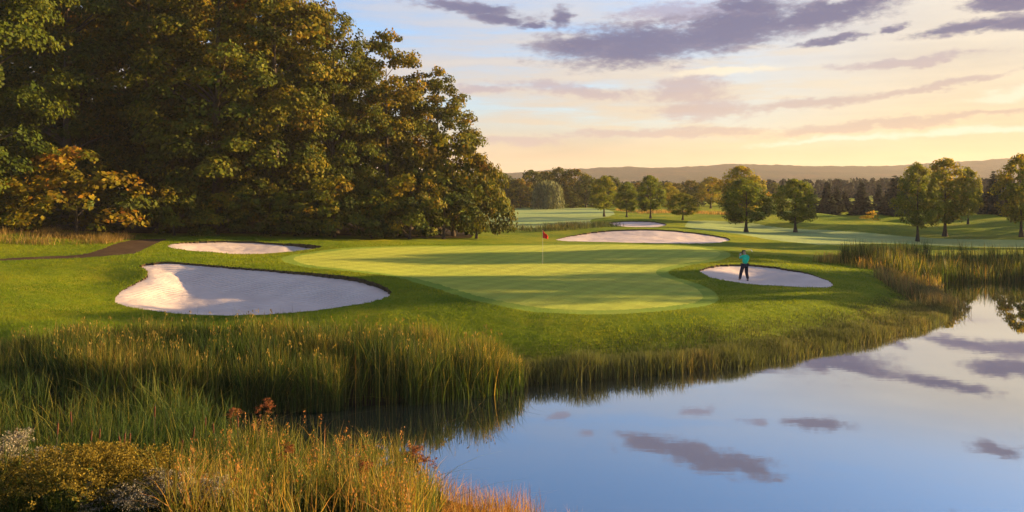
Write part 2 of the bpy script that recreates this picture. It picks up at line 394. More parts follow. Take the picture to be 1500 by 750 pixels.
# ground with dark soil lips round the sand
gf = Q[FR == 0]
edges = np.stack([gf, np.roll(gf, -1, 1)], -1).reshape(-1, 2)
key = lambda e: np.minimum(e[:, 0], e[:, 1]) * 10 ** 7 + np.maximum(e[:, 0], e[:, 1])
skirt_v, skirt_f, nsk = [], [], 0  # lips
for r in BUNK:
    bf = Q[FR == r]; be = np.stack([bf, np.roll(bf, -1, 1)], -1).reshape(-1, 2)
    m = np.isin(key(edges), key(be)); e = edges[m]
    a = V[e[:, 0]]; b = V[e[:, 1]]
    dn = np.array([0, 0, .75])
    skirt_v.append(np.stack([a, b, b - dn, a - dn], 1).reshape(-1, 3)); n = len(e)
    skirt_f.append(np.arange(n * 4).reshape(n, 4)[:, ::-1] + nsk); nsk += n * 4
u, inv = sub(gf)
gv = np.concatenate([V[u]] + skirt_v)
sf = np.concatenate(skirt_f) + len(u)
midx = np.r_[np.zeros(len(inv), int), np.ones(len(sf), int)]
tag(link('ground', make_mesh('ground', gv, [inv, sf], None, [M['ground'], M['soil']], midx, True)), kind='structure')

bunker_lab = {1: 'large kidney shaped sand bunker in front of the reeds, half in shade', 2: 'narrow sand bunker at the foot of the woodland edge',
              3: 'shaded oval sand bunker the golfer stands in', 4: 'wide pale sand bunker behind the flag', 5: 'small distant sand bunker below the row of young trees'}
for r in BUNK:
    u, inv = sub(Q[FR == r]); v = V[u].copy()
    s = SD[r].ravel()[u]
    yy = (v[:, 1] - v[:, 1].min()) / max(1e-6, np.ptp(v[:, 1]))
    xx = (v[:, 0] - v[:, 0].min()) / max(1e-6, np.ptp(v[:, 0]))
    back = sstep(.35, .9, yy)
    edge = .03 + .10 * back + (.45 * sstep(.45, .95, xx) * .45 if r == 1 else .2 * sstep(.6, .95, xx) if r == 2 else 0)
    dep = {1: .62, 2: .25, 3: .40, 4: .2, 5: .1}[r]
    v[:, 2] -= edge + dep * sstep(0, 3.2, s) + (.06 * (fbm(v[:, 0] / .9, v[:, 1] / .9, 3, 2) - .4) * sstep(0, .5, s))
    tag(link('sand_bunker', make_mesh('sand_bunker', v, [inv], None, [M['sand']], None, True)), bunker_lab[r], None, 'sand bunkers', 'structure')
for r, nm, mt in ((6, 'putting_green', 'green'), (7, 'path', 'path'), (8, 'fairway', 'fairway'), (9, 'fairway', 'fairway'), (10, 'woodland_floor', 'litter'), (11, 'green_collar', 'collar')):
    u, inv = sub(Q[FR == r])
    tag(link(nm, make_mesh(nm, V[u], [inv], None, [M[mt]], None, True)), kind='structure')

# pond
wm = MB(); wm.add([(-12, 2, 0), (54, 2, 0), (54, 72, 0), (-12, 72, 0)], [(0, 1, 2, 3)])
tag(link('water', wm.mesh('water', [M['water']])), kind='structure')

# far hills
def hills():
    xs = np.linspace(-1100, 1500, 900); rows = np.array([700, 760, 840, 940, 1040, 1130, 1220, 1300, 1380, 1480])
    X, Yh = np.meshgrid(xs, rows)
    pxr = 750 + F * X / 1300
    top = np.interp(pxr, [-300, 500, 720, 850, 1000, 1080, 1150, 1300, 1400, 1500, 1700], [258, 256, 254, 247, 243, 240, 242, 243, 237, 231, 229])
    ridge = (HY - top) / F * 1300 + 7.2
    prof = np.interp(Yh, [700, 900, 1040, 1300, 1480], [0, .10, .38, 1.0, .75])
    low = 13 * np.exp(-((Yh - 900) / 70) ** 2) * sstep(900, 1500, 750 + F * X / 900) * (.6 + .8 * fbm(X / 160, Yh / 200, 2, 4))
    Z = 3 + (ridge - 3) * prof + low + (fbm(X / 7, Yh / 7, 2, 8) - .4) * 3.5 * sstep(720, 860, Yh) + (fbm(X / 60, Yh / 60, 3, 1) - .45) * 5 * sstep(760, 900, Yh)
    v = np.c_[X.ravel(), Yh.ravel(), Z.ravel()]
    i = np.arange(v.shape[0]).reshape(X.shape)
    q = np.stack([i[:-1, :-1], i[:-1, 1:], i[1:, 1:], i[1:, :-1]], -1).reshape(-1, 4)
    m = turf('hill_forest', (.02, .03, .012), (.035, .045, .015), (.08, .05, .02), .02, .25, 1.0, 3.0)
    tag(link('hills', make_mesh('hills', v, [q], None, [m], None, True)), kind='structure')
hills()

# ------------------------------------------------------------------ leaves, blades, trees
def cards(mb, Pp, Nn, ln, wd, g, col, tdir=None):
    n = len(Pp)
    t = norm(np.cross(Nn, g.normal(size=(n, 3)))) if tdir is None else norm(tdir)
    b = norm(np.cross(Nn, t))
    ln = np.broadcast_to(ln, n)[:, None]; wd = np.broadcast_to(wd, n)[:, None]
    v = np.stack([Pp + t * ln * .5, Pp + b * wd * .5 + t * ln * .08, Pp - t * ln * .5, Pp - b * wd * .5 + t * ln * .08], 1).reshape(-1, 3)
    mb.add(v, np.arange(4 * n).reshape(n, 4), np.repeat(col, 4, 0))

def blades(mb, base, h, w, lean, g, col, segs=3, curl=1.0, ang=None, tip=0.0):
    """tapering bent grass blades; base (n,3), h, w (n,), lean = horizontal tip offset as a share of height"""
    n = len(base)
    a = g.uniform(0, 2 * math.pi, n) if ang is None else ang
    d = np.c_[np.cos(a), np.sin(a), np.zeros(n)]
    fa = a + math.pi / 2 + g.normal(0, .7, n); s = np.c_[np.cos(fa), np.sin(fa), np.zeros(n)]
    lv = []
    for k in range(segs + 1):
        t = k / segs
        off = d * (h * lean * t ** 2)[:, None]
        up = (h * (t - curl * .28 * np.minimum(lean, 1.6) * t ** 3))[:, None] * np.array([[0, 0, 1.0]])
        c = base + off + up
        wd = (w * (1 - t ** 2.2) * .5 + .0008)[:, None]
        lv.append(np.stack([c - s * wd, c + s * wd], 1))
    v = np.stack(lv, 1).reshape(-1, 3)
    o = np.arange(n)[:, None] * (2 * (segs + 1))
    q = np.concatenate([np.stack([o + 2 * k, o + 2 * k + 1, o + 2 * k + 3, o + 2 * k + 2], -1).reshape(-1, 4) for k in range(segs)])
    cc = np.repeat(col, 2 * (segs + 1), 0)
    tt = np.tile(np.repeat(np.linspace(0, 1, segs + 1), 2), n)
    cc[:, 0] = np.clip(cc[:, 0] + tip * tt ** 2, 0, 1)
    mb.add(v, q, cc)

def rnd_dir(g, n):
    return norm(g.normal(size=(n, 3)))

def broadleaf(seed, h, rw, base, nclump, nleaf, leaf, clump=1.0, shape=(.55, .8), autumn=.0, limbs=10, skirt=0.0, tint0=.3, mat_='leaf', trunk_r=None, hang=.25, flat=.55):
    """crown + trunk meshes; the crown fills an egg of half-width rw between base and h"""
    g = np.random.default_rng(seed)
    ch = h - base
    # clump centres: mostly towards the outside of the crown
    u = g.uniform(0, 1, nclump); t = g.beta(1.2, 1.15, nclump)
    prof = lambda t: np.clip(np.sin(math.pi * np.clip(t, 0, 1) ** shape[0]) ** shape[1], .12, 1) + skirt * (1 - t) ** 2 * .5
    th = g.uniform(0, 2 * math.pi, nclump)
    lob = 1 + .22 * np.sin(3 * th + seed) * np.sin(5 * t + seed * 1.7) + g.normal(0, .08, nclump)
    rr = rw * prof(t) * lob * (.35 + .65 * u ** .38)
    C = np.c_[rr * np.cos(th), rr * np.sin(th), base + ch * (.04 + .94 * t)]
    rc = clump * g.uniform(.55, 1.25, nclump) * (1 - .25 * t)
    ctone = g.uniform(0, 1, nclump)
    aut = np.clip(tint0 + autumn * (g.normal(.3, .35, nclump) + .5 * (t - .4)), 0, 1)
    mb = MB()
    nl = np.maximum(6, (nleaf / nclump * (rc / clump) ** 2 * g.uniform(.6, 1.4, nclump)).astype(int))
    ci = np.repeat(np.arange(nclump), nl); n = len(ci)
    d = rnd_dir(g, n); rad = g.uniform(0, 1, n) ** .42
    off = d * (rad * rc[ci])[:, None] * np.array([1, 1, flat])
    off[:, 2] -= hang * (off[:, 0] ** 2 + off[:, 1] ** 2) / rc[ci]
    Pp = C[ci] + off
    outw = norm(Pp * np.array([1, 1, 0]) + np.array([0, 0, 1e-3]))
    Nn = norm(d * np.array([.5, .5, .5]) + outw * .55 + np.array([0, 0, .45]) + g.normal(0, .45, (n, 3)))
    ln = leaf * g.uniform(.65, 1.35, n)
    col = np.c_[np.clip(aut[ci] + g.normal(0, .09, n), 0, 1), np.clip(.5 * ctone[ci] + .5 * g.uniform(0, 1, n), 0, 1), np.zeros(n)]
    cards(mb, Pp, Nn, ln, ln * .72, g, col)
    crown = mb.mesh('crown', [M[mat_]])
    tb = MB(); tr = trunk_r or h * .016
    top = base + ch * .8
    k = np.linspace(0, 1, 9)
    bend = np.cumsum(g.normal(0, .05, (9, 2)), 0) * np.array([h * .05])
    bend -= bend[0]
    ax = np.c_[bend, k * top]
    tube(tb, ax, tr * (1.25 * np.exp(-k * 12) + 1 - .85 * k), 9)
    pick = g.choice(nclump, min(limbs, nclump), replace=False)
    for i in pick:
        zc = min(top * .95, max(base * .85, C[i, 2] - .55 * np.hypot(C[i, 0], C[i, 1])))
        s = np.array([np.interp(zc, ax[:, 2], ax[:, 0]), np.interp(zc, ax[:, 2], ax[:, 1]), zc])
        q = np.linspace(0, 1, 5)[:, None]
        mid = s * (1 - q) + C[i] * q + np.array([0, 0, 1.0]) * (np.sin(q * math.pi) * .06 * np.linalg.norm(C[i] - s)) + g.normal(0, .04, (5, 3)) * q
        r0 = tr * .45 * (1 - .7 * zc / max(top, .1))
        tube(tb, mid, np.linspace(r0, r0 * .25, 5), 5, caps=False)
    trunk = tb.mesh('trunk', [M['bark']], True)
    return trunk, crown

def conifer(seed, h, rw, nw=26, matn='needle', base=.06):
    g = np.random.default_rng(seed); mb = MB()
    for k in range(nw):
        t = (k + g.uniform(-.3, .3)) / nw
        z = h * (base + (1 - base) * t); r = rw * (1 - t) ** .9 * g.uniform(.8, 1.1) + .05 * rw
        nb = max(5, int(15 * (1 - t) + 5))
        for b in range(nb):
            a = g.uniform(0, 2 * math.pi); L = r * g.uniform(.75, 1.12)
            m = max(4, int(5 + 12 * L / rw)); s = g.uniform(.12, 1, m)
            dirv = np.array([math.cos(a), math.sin(a)])
            Pp = np.c_[s * L * dirv[0], s * L * dirv[1], z - .34 * L * s ** 1.4 + .0 * s] + g.normal(0, .05 * rw, (m, 3)) * np.array([1, 1, .5])
            td = np.tile(np.r_[dirv, -.45], (m, 1)) + g.normal(0, .35, (m, 3))
            Nn = norm(np.tile([0, 0, 1.0], (m, 1)) + g.normal(0, .45, (m, 3)))
            ln = .17 * rw * (1.5 - t) * g.uniform(.7, 1.5, m)
            col = np.c_[g.uniform(0, 1, m) * .7 + .3 * s, g.uniform(0, 1, m), np.zeros(m)]
            cards(mb, Pp, Nn, ln * 1.6, ln * .75, g, col, td)
    crown = mb.mesh('crown', [M[matn]])
    tb = MB(); q = np.linspace(0, 1, 6); tube(tb, np.c_[q * 0, q * 0, q * h * .985], h * .017 * (1.02 - q), 7)
    return tb.mesh('trunk', [M['bark']], True), crown

def weeping(seed, h, rw):
    g = np.random.default_rng(seed); mb = MB(); n = 420
    d = rnd_dir(g, n); d[:, 2] = abs(d[:, 2]) * .9 + .1; d = norm(d)
    top = d * np.array([rw, rw, h * .42]) * g.uniform(.75, 1.0, n)[:, None] + np.array([0, 0, h * .56])
    ln = np.minimum(top[:, 2] - .25, g.uniform(.35, .75, n) * h)
    tone = g.uniform(0, 1, n)
    for k in range(16):
        s = k / 15
        Pp = top + np.c_[d[:, 0] * .1 * rw * s, d[:, 1] * .1 * rw * s, -ln * s] + g.normal(0, .10, (n, 3))
        Nn = norm(d * np.array([1, 1, .6]) + g.normal(0, .4, (n, 3)))
        td = np.tile([0, 0, 1.0], (n, 1)) + g.normal(0, .3, (n, 3))
        col = np.c_[np.clip(.3 + .5 * tone + g.normal(0, .1, n), 0, 1), .5 * tone + .5 * g.uniform(0, 1, n), np.zeros(n)]
        cards(mb, Pp, Nn, g.uniform(.35, .7, n) * 1.3, .22, g, col, td)
    tb = MB(); q = np.linspace(0, 1, 6); tube(tb, np.c_[q * .2, q * 0, q * h * .7], h * .03 * (1.1 - q), 8)
    return tb.mesh('trunk', [M['bark']], True), mb.mesh('crown', [M['willow']])

def place_tree(kind, meshes, x, y, label, cat='tree', group=None, rz=0, s=1.0, sz=None, sink=.05):
    z = float(H(np.array([x]), np.array([y]))[0]) - sink
    e = bpy.data.objects.new(kind, None); COL.objects.link(e)
    e.location = (x, y, z); e.rotation_euler = (0, 0, rz); e.scale = (s, s, sz or s)
    tag(e, label, cat, group)
    for nm, me in zip(('trunk', 'crown'), meshes):
        link(nm, me, e)
    return e

#---VEGETATION---
def at(px, Y): return (px - 750) / F * Y
def zat(x, y): return float(H(np.array([float(x)]), np.array([float(y)]))[0])

# ---- the woodland on the left: big maples, a second rank behind, shrubs at the edge
big = [broadleaf(21, 25, 6.4, 1.6, 240, 44000, .30, 1.45, (.95, .5), .22, 14, .35, .10),
       broadleaf(22, 25, 6.2, 1.2, 250, 44000, .30, 1.4, (.92, .5), .34, 14, .4, .24),
       broadleaf(23, 25, 5.8, 2.6, 220, 40000, .30, 1.45, (.90, .52), .30, 14, .3, .34),
       broadleaf(24, 18, 5.0, .8, 200, 36000, .28, 1.2, (.95, .5), .30, 12, .4, .28)]
shr = [broadleaf(31, 5, 2.6, .25, 60, 7000, .26, .85, (.8, .5), .35, 8, .8, .22),
       broadleaf(32, 5, 2.8, .25, 80, 9000, .24, .9, (.8, .5), .38, 8, .8, .36),
       broadleaf(33, 5, 2.4, .2, 55, 6500, .25, .8, (.75, .5), .3, 8, .8, .05)]
forest = [  # px, Y, mesh, height, width scale, label
    (-40, 57, 0, 25, .95, 'tall maple nearest the left edge, leafy boughs lit by low sun'),
    (95, 73, 0, 28, 1.05, 'dark tall maple in deep shade behind the russet understory shrub'),
    (215, 76, 2, 28, .95, 'tall maple with its bare grey trunk showing low down in the woodland edge'),
    (318, 71, 1, 27.5, 1.05, 'broad dark green maple straight behind the narrow woodland bunker'),
    (405, 72, 2, 26.0, .98, 'olive and bronze maple in the middle of the woodland edge'),
    (488, 75, 1, 20.8, .86, 'golden brown maple sloping down to the right in the woodland edge'),
    (565, 79, 3, 19.6, .86, 'orange topped maple second from the right end of the woodland'),
    (640, 83, 3, 16.8, .92, 'dark green slender topped tree at the right end of the woodland'),
]
hid = [(-150, 82, 1, 28), (10, 88, 2, 30), (150, 90, 1, 31), (265, 88, 0, 31), (372, 88, 1, 30), (420, 89, 0, 25), (535, 92, 3, 19.0), (-60, 95, 2, 31), (80, 97, 0, 31), (205, 98, 2, 32), (320, 97, 2, 31), (120, 81, 2, 24), (255, 80, 3, 20), (345, 79, 3, 19), (415, 80, 3, 19), (480, 81, 3, 17), (540, 83, 3, 15), (600, 87, 3, 13)]
g0 = np.random.default_rng(5)
for px, Y, k, h, ws, lab in forest:
    b = 18 if k == 3 else 25
    place_tree('maple_tree', big[k], at(px, Y), Y, lab, 'tree', 'trees of the woodland edge', g0.uniform(0, 6.28), h / b * ws, h / b)
for px, Y, k, h in hid:
    b = 18 if k == 3 else 25
    place_tree('maple_tree', big[k], at(px, Y), Y, 'tall woodland tree mostly hidden behind the front rank of maples', 'tree', 'trees deep in the woodland', g0.uniform(0, 6.28), h / b, h / b)
shrubs = [(112, 62, 1, 6.6, 1.25, 'large russet leaved shrub above the golden grass mound'),
          (-10, 60, 1, 4.2, 1.1, 'orange brown shrub at the left edge above the golden grass'),
          (185, 66, 2, 3.6, 1.1, None), (255, 66, 0, 4.4, 1.0, None), (320, 67.5, 0, 3.6, 1.2, None), (380, 68, 2, 4.8, 1.0, None), (432, 68, 0, 3.8, 1.2, None),
          (490, 68, 0, 5.2, 1.0, None), (545, 69, 2, 4.2, 1.1, None), (600, 70, 0, 5.6, 1.0, None), (650, 72, 2, 5.4, 1.1, None), (50, 66, 2, 4.0, 1.2, None), (664, 78, 0, 9.8, .80, None),
          (698, 75, 1, 7.6, .62, 'orange tinged bush ending the woodland beside the far fairway')]
for px, Y, k, h, ws, lab in shrubs:
    place_tree('shrub', shr[k], at(px, Y), Y, lab or 'dense green shrub filling the foot of the woodland edge', 'shrub', 'shrubs along the woodland edge', g0.uniform(0, 6.28), h / 5 * ws, h / 5)

# ---- park trees on the far side of the course
park = [broadleaf(41, 8, 2.45, 1.5, 190, 15000, .22, .62, (.78, .5), .25, 9, .3, .30, 'leaf_young', .13, .08, .85),
        broadleaf(42, 8, 2.2, 1.4, 190, 15000, .22, .60, (.85, .5), .35, 9, .3, .45, 'leaf_young', .13, .08, .85),
        broadleaf(43, 8, 2.7, 1.6, 200, 16000, .22, .64, (.7, .45), .3, 9, .2, .55, 'leaf_young', .13, .08, .85),
        broadleaf(44, 8, 2.3, 1.5, 190, 15000, .22, .60, (.8, .48), .2, 9, .3, .12, 'leaf_young', .13, .08, .85)]
def ytop(px, base, top, hw, k, Y, lab, kind='park_tree'):
    x = at(px, Y); z = zat(x, Y); h = CAMZ - (top - HY) / F * Y - z
    wr = {0: 2.45, 1: 2.2, 2: 2.7, 3: 2.3}[k]
    place_tree(kind, park[k], x, Y, lab, 'tree', 'park trees across the course', g0.uniform(0, 6.28), hw * Y / F / (wr * .93), h / 8)
for a in [(885, 318, 258, 18, 0, 128, 'yellow green young tree, leftmost of the row by the small far bunker'),
          (918, 322, 267, 15, 3, 124, 'small dark round tree second in the row by the small far bunker'),
          (953, 325, 257, 18, 3, 119, 'dense dark green oval tree right above the small far bunker'),
          (979, 316, 267, 15, 1, 150, 'olive tree set back behind the row beside the small far bunker'),
          (1000, 328, 283, 19, 0, 114, 'low bright yellow green tree at the right end of the far bunker row'),
          (1041, 308, 259, 18, 2, 172, 'hazy reddish brown tree standing alone before the far wood'),
          (1086, 331, 243, 29, 1, 112, 'tall rounded tree rising behind the broad dark tree'),
          (1093, 339, 262, 31, 3, 97, 'broad dark green tree on a short trunk beyond the golfer'),
          (1165, 338, 263, 28, 3, 99, 'lone round topped dark tree with a bare short trunk'),
          (1344, 354, 240, 27, 0, 98, 'bright green tree on a thin trunk above the right hand reeds'),
          (1384, 350, 232, 32, 1, 103, 'taller orange tinged tree close behind the bright green tree'),
          (1418, 330, 246, 16, 0, 118, 'pale green tree peeping out behind the orange tinged tree'),
          (1496, 352, 226, 27, 1, 102, 'tree cut by the right edge of the view, lit gold on one side'),
          (800, 300, 293, 5, 3, 168, 'tiny round bush on the far green before the willow'),
          ]: ytop(*a)
# neighbours standing just out of frame to the right; they throw the long bands of shade over the green
for x, q, h, k, s in [(60, 53.6, 15.5, 2, .66), (60, 56.6, 15, 1, .72), (57, 39.8, 15.5, 2, .70), (60, 43.0, 15.5, 3, .84), (70, 67, 13, 0, .8), (84, 75, 11, 3, 1.1), (90, 83, 12, 2, 1.2), (96, 91, 12, 1, 1.2), (108, 103, 12, 0, 1.2),
                      (122, 116, 12, 3, 1.2), (135, 140, 13, 2, 1.3), (155, 156, 13, 1, 1.3), (165, 168, 13, 0, 1.3)]:
    Y = (q + x * math.cos(R(SUN_AZ))) / math.sin(R(SUN_AZ))
    place_tree('park_tree', park[k], x, Y, 'park tree standing in the row beyond the right bank of the pond', 'tree', 'park trees beyond the pond', g0.uniform(0, 6.28), h / 8 * s, h / 8)

# ---- conifers
con = [conifer(51, 8, 2.2), conifer(52, 8, 1.9, 28)]
for px, top, hw, k, Y, lab in [(1212, 265, 17, 0, 140, 'dark spruce right of the lone round tree'), (1190, 276, 11, 1, 150, 'small dark spruce tucked behind the lone round tree'),
                         (1262, 263, 19, 0, 138, 'dark spruce with a pointed top beside the pale bush'), (1238, 277, 11, 1, 146, 'short spruce between the two pointed dark spruces'),
                         (1310, 256, 22, 0, 135, 'broad dark spruce left of the bright green tree'), (1330, 262, 14, 1, 150, 'narrow spruce half hidden by the bright green tree'),
                         (1428, 262, 18, 1, 140, 'grey green spruce right of the orange tinged tree'), (1455, 249, 20, 0, 132, 'tallest dark spruce, left of the tree at the right edge'),
                         (1478, 266, 14, 1, 128, 'low spruce under the tallest dark spruce'), (1226, 270, 12, 0, 144, 'spruce filling the gap right of the dark spruce by the lone round tree'), (1288, 268, 12, 1, 147, 'slim spruce between the pointed spruce and the broad one')]:
    x = at(px, Y); h = CAMZ - (top - HY) / F * Y - zat(x, Y)
    place_tree('spruce_tree', con[k], x, Y, lab, 'tree', 'dark spruces across the course', g0.uniform(0, 6.28), hw * Y / F / (2.1 if k == 0 else 1.8), h / 8)

# ---- far deciduous edge behind the distant green, with the willow
far_t = [broadleaf(61, 9, 3.3, .4, 130, 6000, .42, 1.0, (.75, .45), .2, 5, .5, .15, 'leaf', None, .1, .8), broadleaf(62, 9, 3.0, .4, 130, 6000, .42, 1.0, (.8, .45), .3, 5, .5, .35, 'leaf', None, .1, .8)]
lst = [(738, 255, 22, 0, 178), (762, 262, 18, 1, 176), (778, 250, 22, 0, 186), (800, 251, 26, 1, 196), (818, 246, 22, 0, 190), (842, 248, 24, 1, 188), (858, 258, 18, 0, 178), (836, 280, 12, 0, 174),
       (872, 262, 16, 1, 184), (893, 258, 18, 0, 215), (905, 268, 16, 0, 186), (930, 268, 20, 1, 190), (965, 270, 16, 0, 186), (990, 268, 18, 1, 200), (1012, 264, 16, 1, 190), (1022, 272, 14, 0, 180), (1062, 270, 16, 0, 188),
       (715, 262, 20, 1, 184), (1135, 268, 14, 0, 190)]
for i, (px, top, hw, k, Y) in enumerate(lst):
    x = at(px, Y); h = CAMZ - (top - HY) / F * Y - zat(x, Y)
    place_tree('woodland_tree', far_t[k], x, Y, 'hazy dark tree in the far woodland edge beyond the distant green', 'tree', 'trees of the far woodland edge', g0.uniform(0, 6.28), hw * Y / F / 2.9, h / 9)
Y = 170; x = at(802, Y); h = CAMZ - (263 - HY) / F * Y - zat(x, Y)
place_tree('willow_tree', weeping(71, 6.4, 3.4), x, Y, 'pale weeping willow drooping to the ground at the distant green', 'tree', None, 1.0, h / 6.4)
pb = broadleaf(72, 1.6, 1.5, .1, 20, 900, .2, .5, (.8, .5), .1, 4, .6, .8, 'leaf_young', .05)
place_tree('shrub', pb, at(1279, 128), 128, 'pale low bush at the foot of the pointed dark spruce', 'shrub')

# ---- the far wood behind everything reads as one mass
def far_wood():
    g = np.random.default_rng(81); mb = MB(); n = 900
    Yw = g.uniform(255, 400, n); px = g.uniform(560, 1900, n); X = (px - 750) / F * Yw
    topy = np.interp(px, [560, 860, 1000, 1100, 1200, 1300, 1900], [266, 268, 270, 268, 265, 264, 262]) + g.uniform(-3.5, 3.5, n)
    zb = H(X, Yw); h = np.maximum(3.5, CAMZ - (topy - HY) / F * Yw - zb); conif = g.uniform(0, 1, n) < np.where(px > 1090, .75, .25)
    for i in range(n):
        m = 70; t = g.beta(1.1, 1.4, m); a = g.uniform(0, 6.28, m); w = (1.7 * (1 - t) + .15) if conif[i] else 2.3 * np.sin(math.pi * np.clip(t * .9 + .1, 0, 1)) ** .5
        r = w * g.uniform(.4, 1, m)
        Pp = np.c_[X[i] + r * np.cos(a), Yw[i] + r * np.sin(a), zb[i] + h[i] * t]
        Nn = norm(np.c_[np.cos(a), np.sin(a), np.full(m, .5)] + g.normal(0, .4, (m, 3)))
        col = np.c_[np.clip(g.uniform(0, .5) + g.normal(0, .08, m), 0, 1), g.uniform(0, .8, m), np.zeros(m)]
        cards(mb, Pp, Nn, 1.5, 1.1, g, col)
    tag(link('far_woods', mb.mesh('far_woods', [M['needle']])), 'hazy far wood of mixed trees running below the hills', 'wood', kind='stuff')  # broadleaf crowns too wear the dark needle colour, standing in for backlit shade
far_wood()

# ---- reeds and grasses (nobody could count them)
def inpoly(g, poly, n):
    poly = np.array(poly, float); lo, hi = poly.min(0), poly.max(0); out = np.zeros((0, 2))
    while len(out) < n:
        p = g.uniform(lo, hi, (n, 2)); out = np.concatenate([out, p[sdist(poly, p[:, 0], p[:, 1]) > 0]])
    return out[:n]
def clumped(g, p, amt, sc_, seed):
    k = fbm(p[:, 0] / sc_, p[:, 1] / sc_, 2, seed); return p[g.uniform(0, 1, len(p)) < np.clip((k - .22) * amt, .05, 1)]
def stand(name, label, poly, n, hr, wr, lean, tint, matn, seed, cl=(2.6, 1.6), segs=4, ztop=None, hmin=.3, keep_out=False, tip=.18):
    g = np.random.default_rng(seed); p = clumped(g, inpoly(g, poly, n), cl[0], cl[1], seed)
    if keep_out:
        for r in REG: p = p[sdist(REG[r], p[:, 0], p[:, 1]) < -.12]
    z = H(p[:, 0], p[:, 1]); k = len(p)
    tuft = fbm(p[:, 0] / 1.1, p[:, 1] / 1.1, 2, seed + 2)
    h = g.uniform(hr[0], hr[1], k) * (.72 + .6 * tuft)
    stray = g.random(k)
    if ztop is not None: h = np.clip(h, hmin, np.maximum(hmin, (ztop + g.normal(0, .17, k) + .9 * (tuft - .45) + .45 * (stray > .96)) * np.interp(p[:, 0], [-19, -16, -4.5, -1, .4], [.7, 1, 1, .84, .5]) - z))
    ln = abs(g.normal(lean[0], lean[1], k)) * np.where(stray < .06, 3.2, 1.0); w = g.uniform(wr[0], wr[1], k)
    t = np.clip(tint[0] + tint[1] * g.normal(0, 1, k) + tint[2] * (fbm(p[:, 0] / 2.2, p[:, 1] / 2.2, 2, seed + 7) - .45), 0, 1)
    col = np.c_[t, g.uniform(0, 1, k), np.zeros(k)]
    mb = MB(); blades(mb, np.c_[p, np.maximum(z, -.35) - .03], h, w, ln, g, col, segs, tip=tip)
    return mb, p, z, h, g
def finish(mb, name, label, matn): return tag(link(name, mb.mesh(name, [M[matn]])), label, name.replace('_', ' '), kind='stuff')

mid = [(-19.5, 30.0), (-14, 31.6), (-8, 31.8), (-2, 31.4), (.3, 31.0), (.4, 28.8), (-2, 27.1), (-6, 26.0), (-10, 25.7), (-14, 26.4), (-19.5, 27.0)]
mb, p, z, h, g = stand('reeds', '', mid, 62000, (1.4, 2.3), (.014, .028), (.18, .17), (.22, .16, .9), 'reed', 101, (3.2, 1.0), 4, 2.15, tip=.30)
k = g.random(len(p)) < .012                                        # seed plumes on some stems
pp = np.c_[p[k], z[k] + h[k] * .97]; m = 5
pv = np.repeat(pp, m, 0) + g.normal(0, .035, (len(pp) * m, 3)) * np.array([1, 1, 2.2])
cards(mb, pv, rnd_dir(g, len(pv)), .11, .035, g, np.c_[np.full(len(pv), .74), g.random(len(pv)) * .7, pv[:, 0] * 0], np.tile([0, 0, 1.0], (len(pv), 1)) + g.normal(0, .3, (len(pv), 3)))
finish(mb, 'reeds', 'tall green reeds along the pond in front of the large bunker', 'reed')

mb, p, z, h, g = stand('reeds', '', [(-22, 26.5), (-14, 26.2), (-10.2, 24.9), (-7.4, 22.0), (-5.9, 18.5), (-5.6, 14), (-9, 13.6), (-13, 14.5), (-22, 18.5)], 30000, (1.1, 1.9), (.012, .026), (.38, .28), (.24, .15, .7), 'reed', 102, (2.4, 1.3), 5)
finish(mb, 'reeds', 'dark green marsh reeds with bent blades in the left foreground', 'reed')

mb, p, z, h, g = stand('tall_grass', '', [(-6.6, 20.4), (-4.9, 21.3), (-3.1, 20.0), (-1.8, 18.4), (-1.3, 16), (-1.6, 13), (-5.6, 13), (-6.4, 16.5)], 13000, (.8, 1.6), (.010, .022), (.26, .2), (.52, .17, .9), 'reed', 103, (2.8, .8), 5)
k = g.random(len(p)) < .03
pp = np.c_[p[k], z[k] + h[k] * .9]; m = 14
pv = np.repeat(pp, m, 0) + g.normal(0, .03, (len(pp) * m, 3)) * np.array([1, 1, 4.0])
cards(mb, pv, rnd_dir(g, len(pv)), .05, .025, g, np.c_[np.full(len(pv), .95), g.random(len(pv)), pv[:, 0] * 0], np.tile([0, 0, 1.0], (len(pv), 1)) + g.normal(0, .4, (len(pv), 3)))
finish(mb, 'tall_grass', 'golden and rust coloured tall grass clump at the near water edge', 'reed')

mb, p, z, h, g = stand('tall_grass', '', [(-1.9, 18.9), (-.8, 18.2), (.5, 17.4), (1.4, 16.6), (.9, 13.5), (-2.0, 13.5)], 6500, (.45, .85), (.005, .011), (.3, .2), (.85, .12, .3), 'reed', 104, (3, .8), 4)
finish(mb, 'tall_grass', 'thin reddish grass tapering off along the near water edge', 'reed')
mb, p, z, h, g = stand('tall_grass', '', [(3.2, 14.9), (5.8, 14.3), (5.6, 13.6), (3.2, 14.0)], 60, (.75, 1.25), (.010, .016), (.3, .2), (.5, .2, .3), 'reed', 105, (3, .8), 4)
finish(mb, 'tall_grass', 'few grass tips poking up at the bottom edge below the pond', 'reed')
mb, p, z, h, g = stand('tall_grass', '', [(.8, 16.8), (3, 15.4), (12, 13.6), (20, 12.2), (20, 9), (6, 10), (-8, 12.8), (-16, 14.5), (-18, 17.5), (-8, 16.5), (-2, 13.5)], 9000, (.3, .7), (.010, .018), (.5, .3), (.4, .2, .5), 'reed', 106, (3, .8), 3)
finish(mb, 'tall_grass', 'short green grass covering the near bank under the tall plants', 'reed')

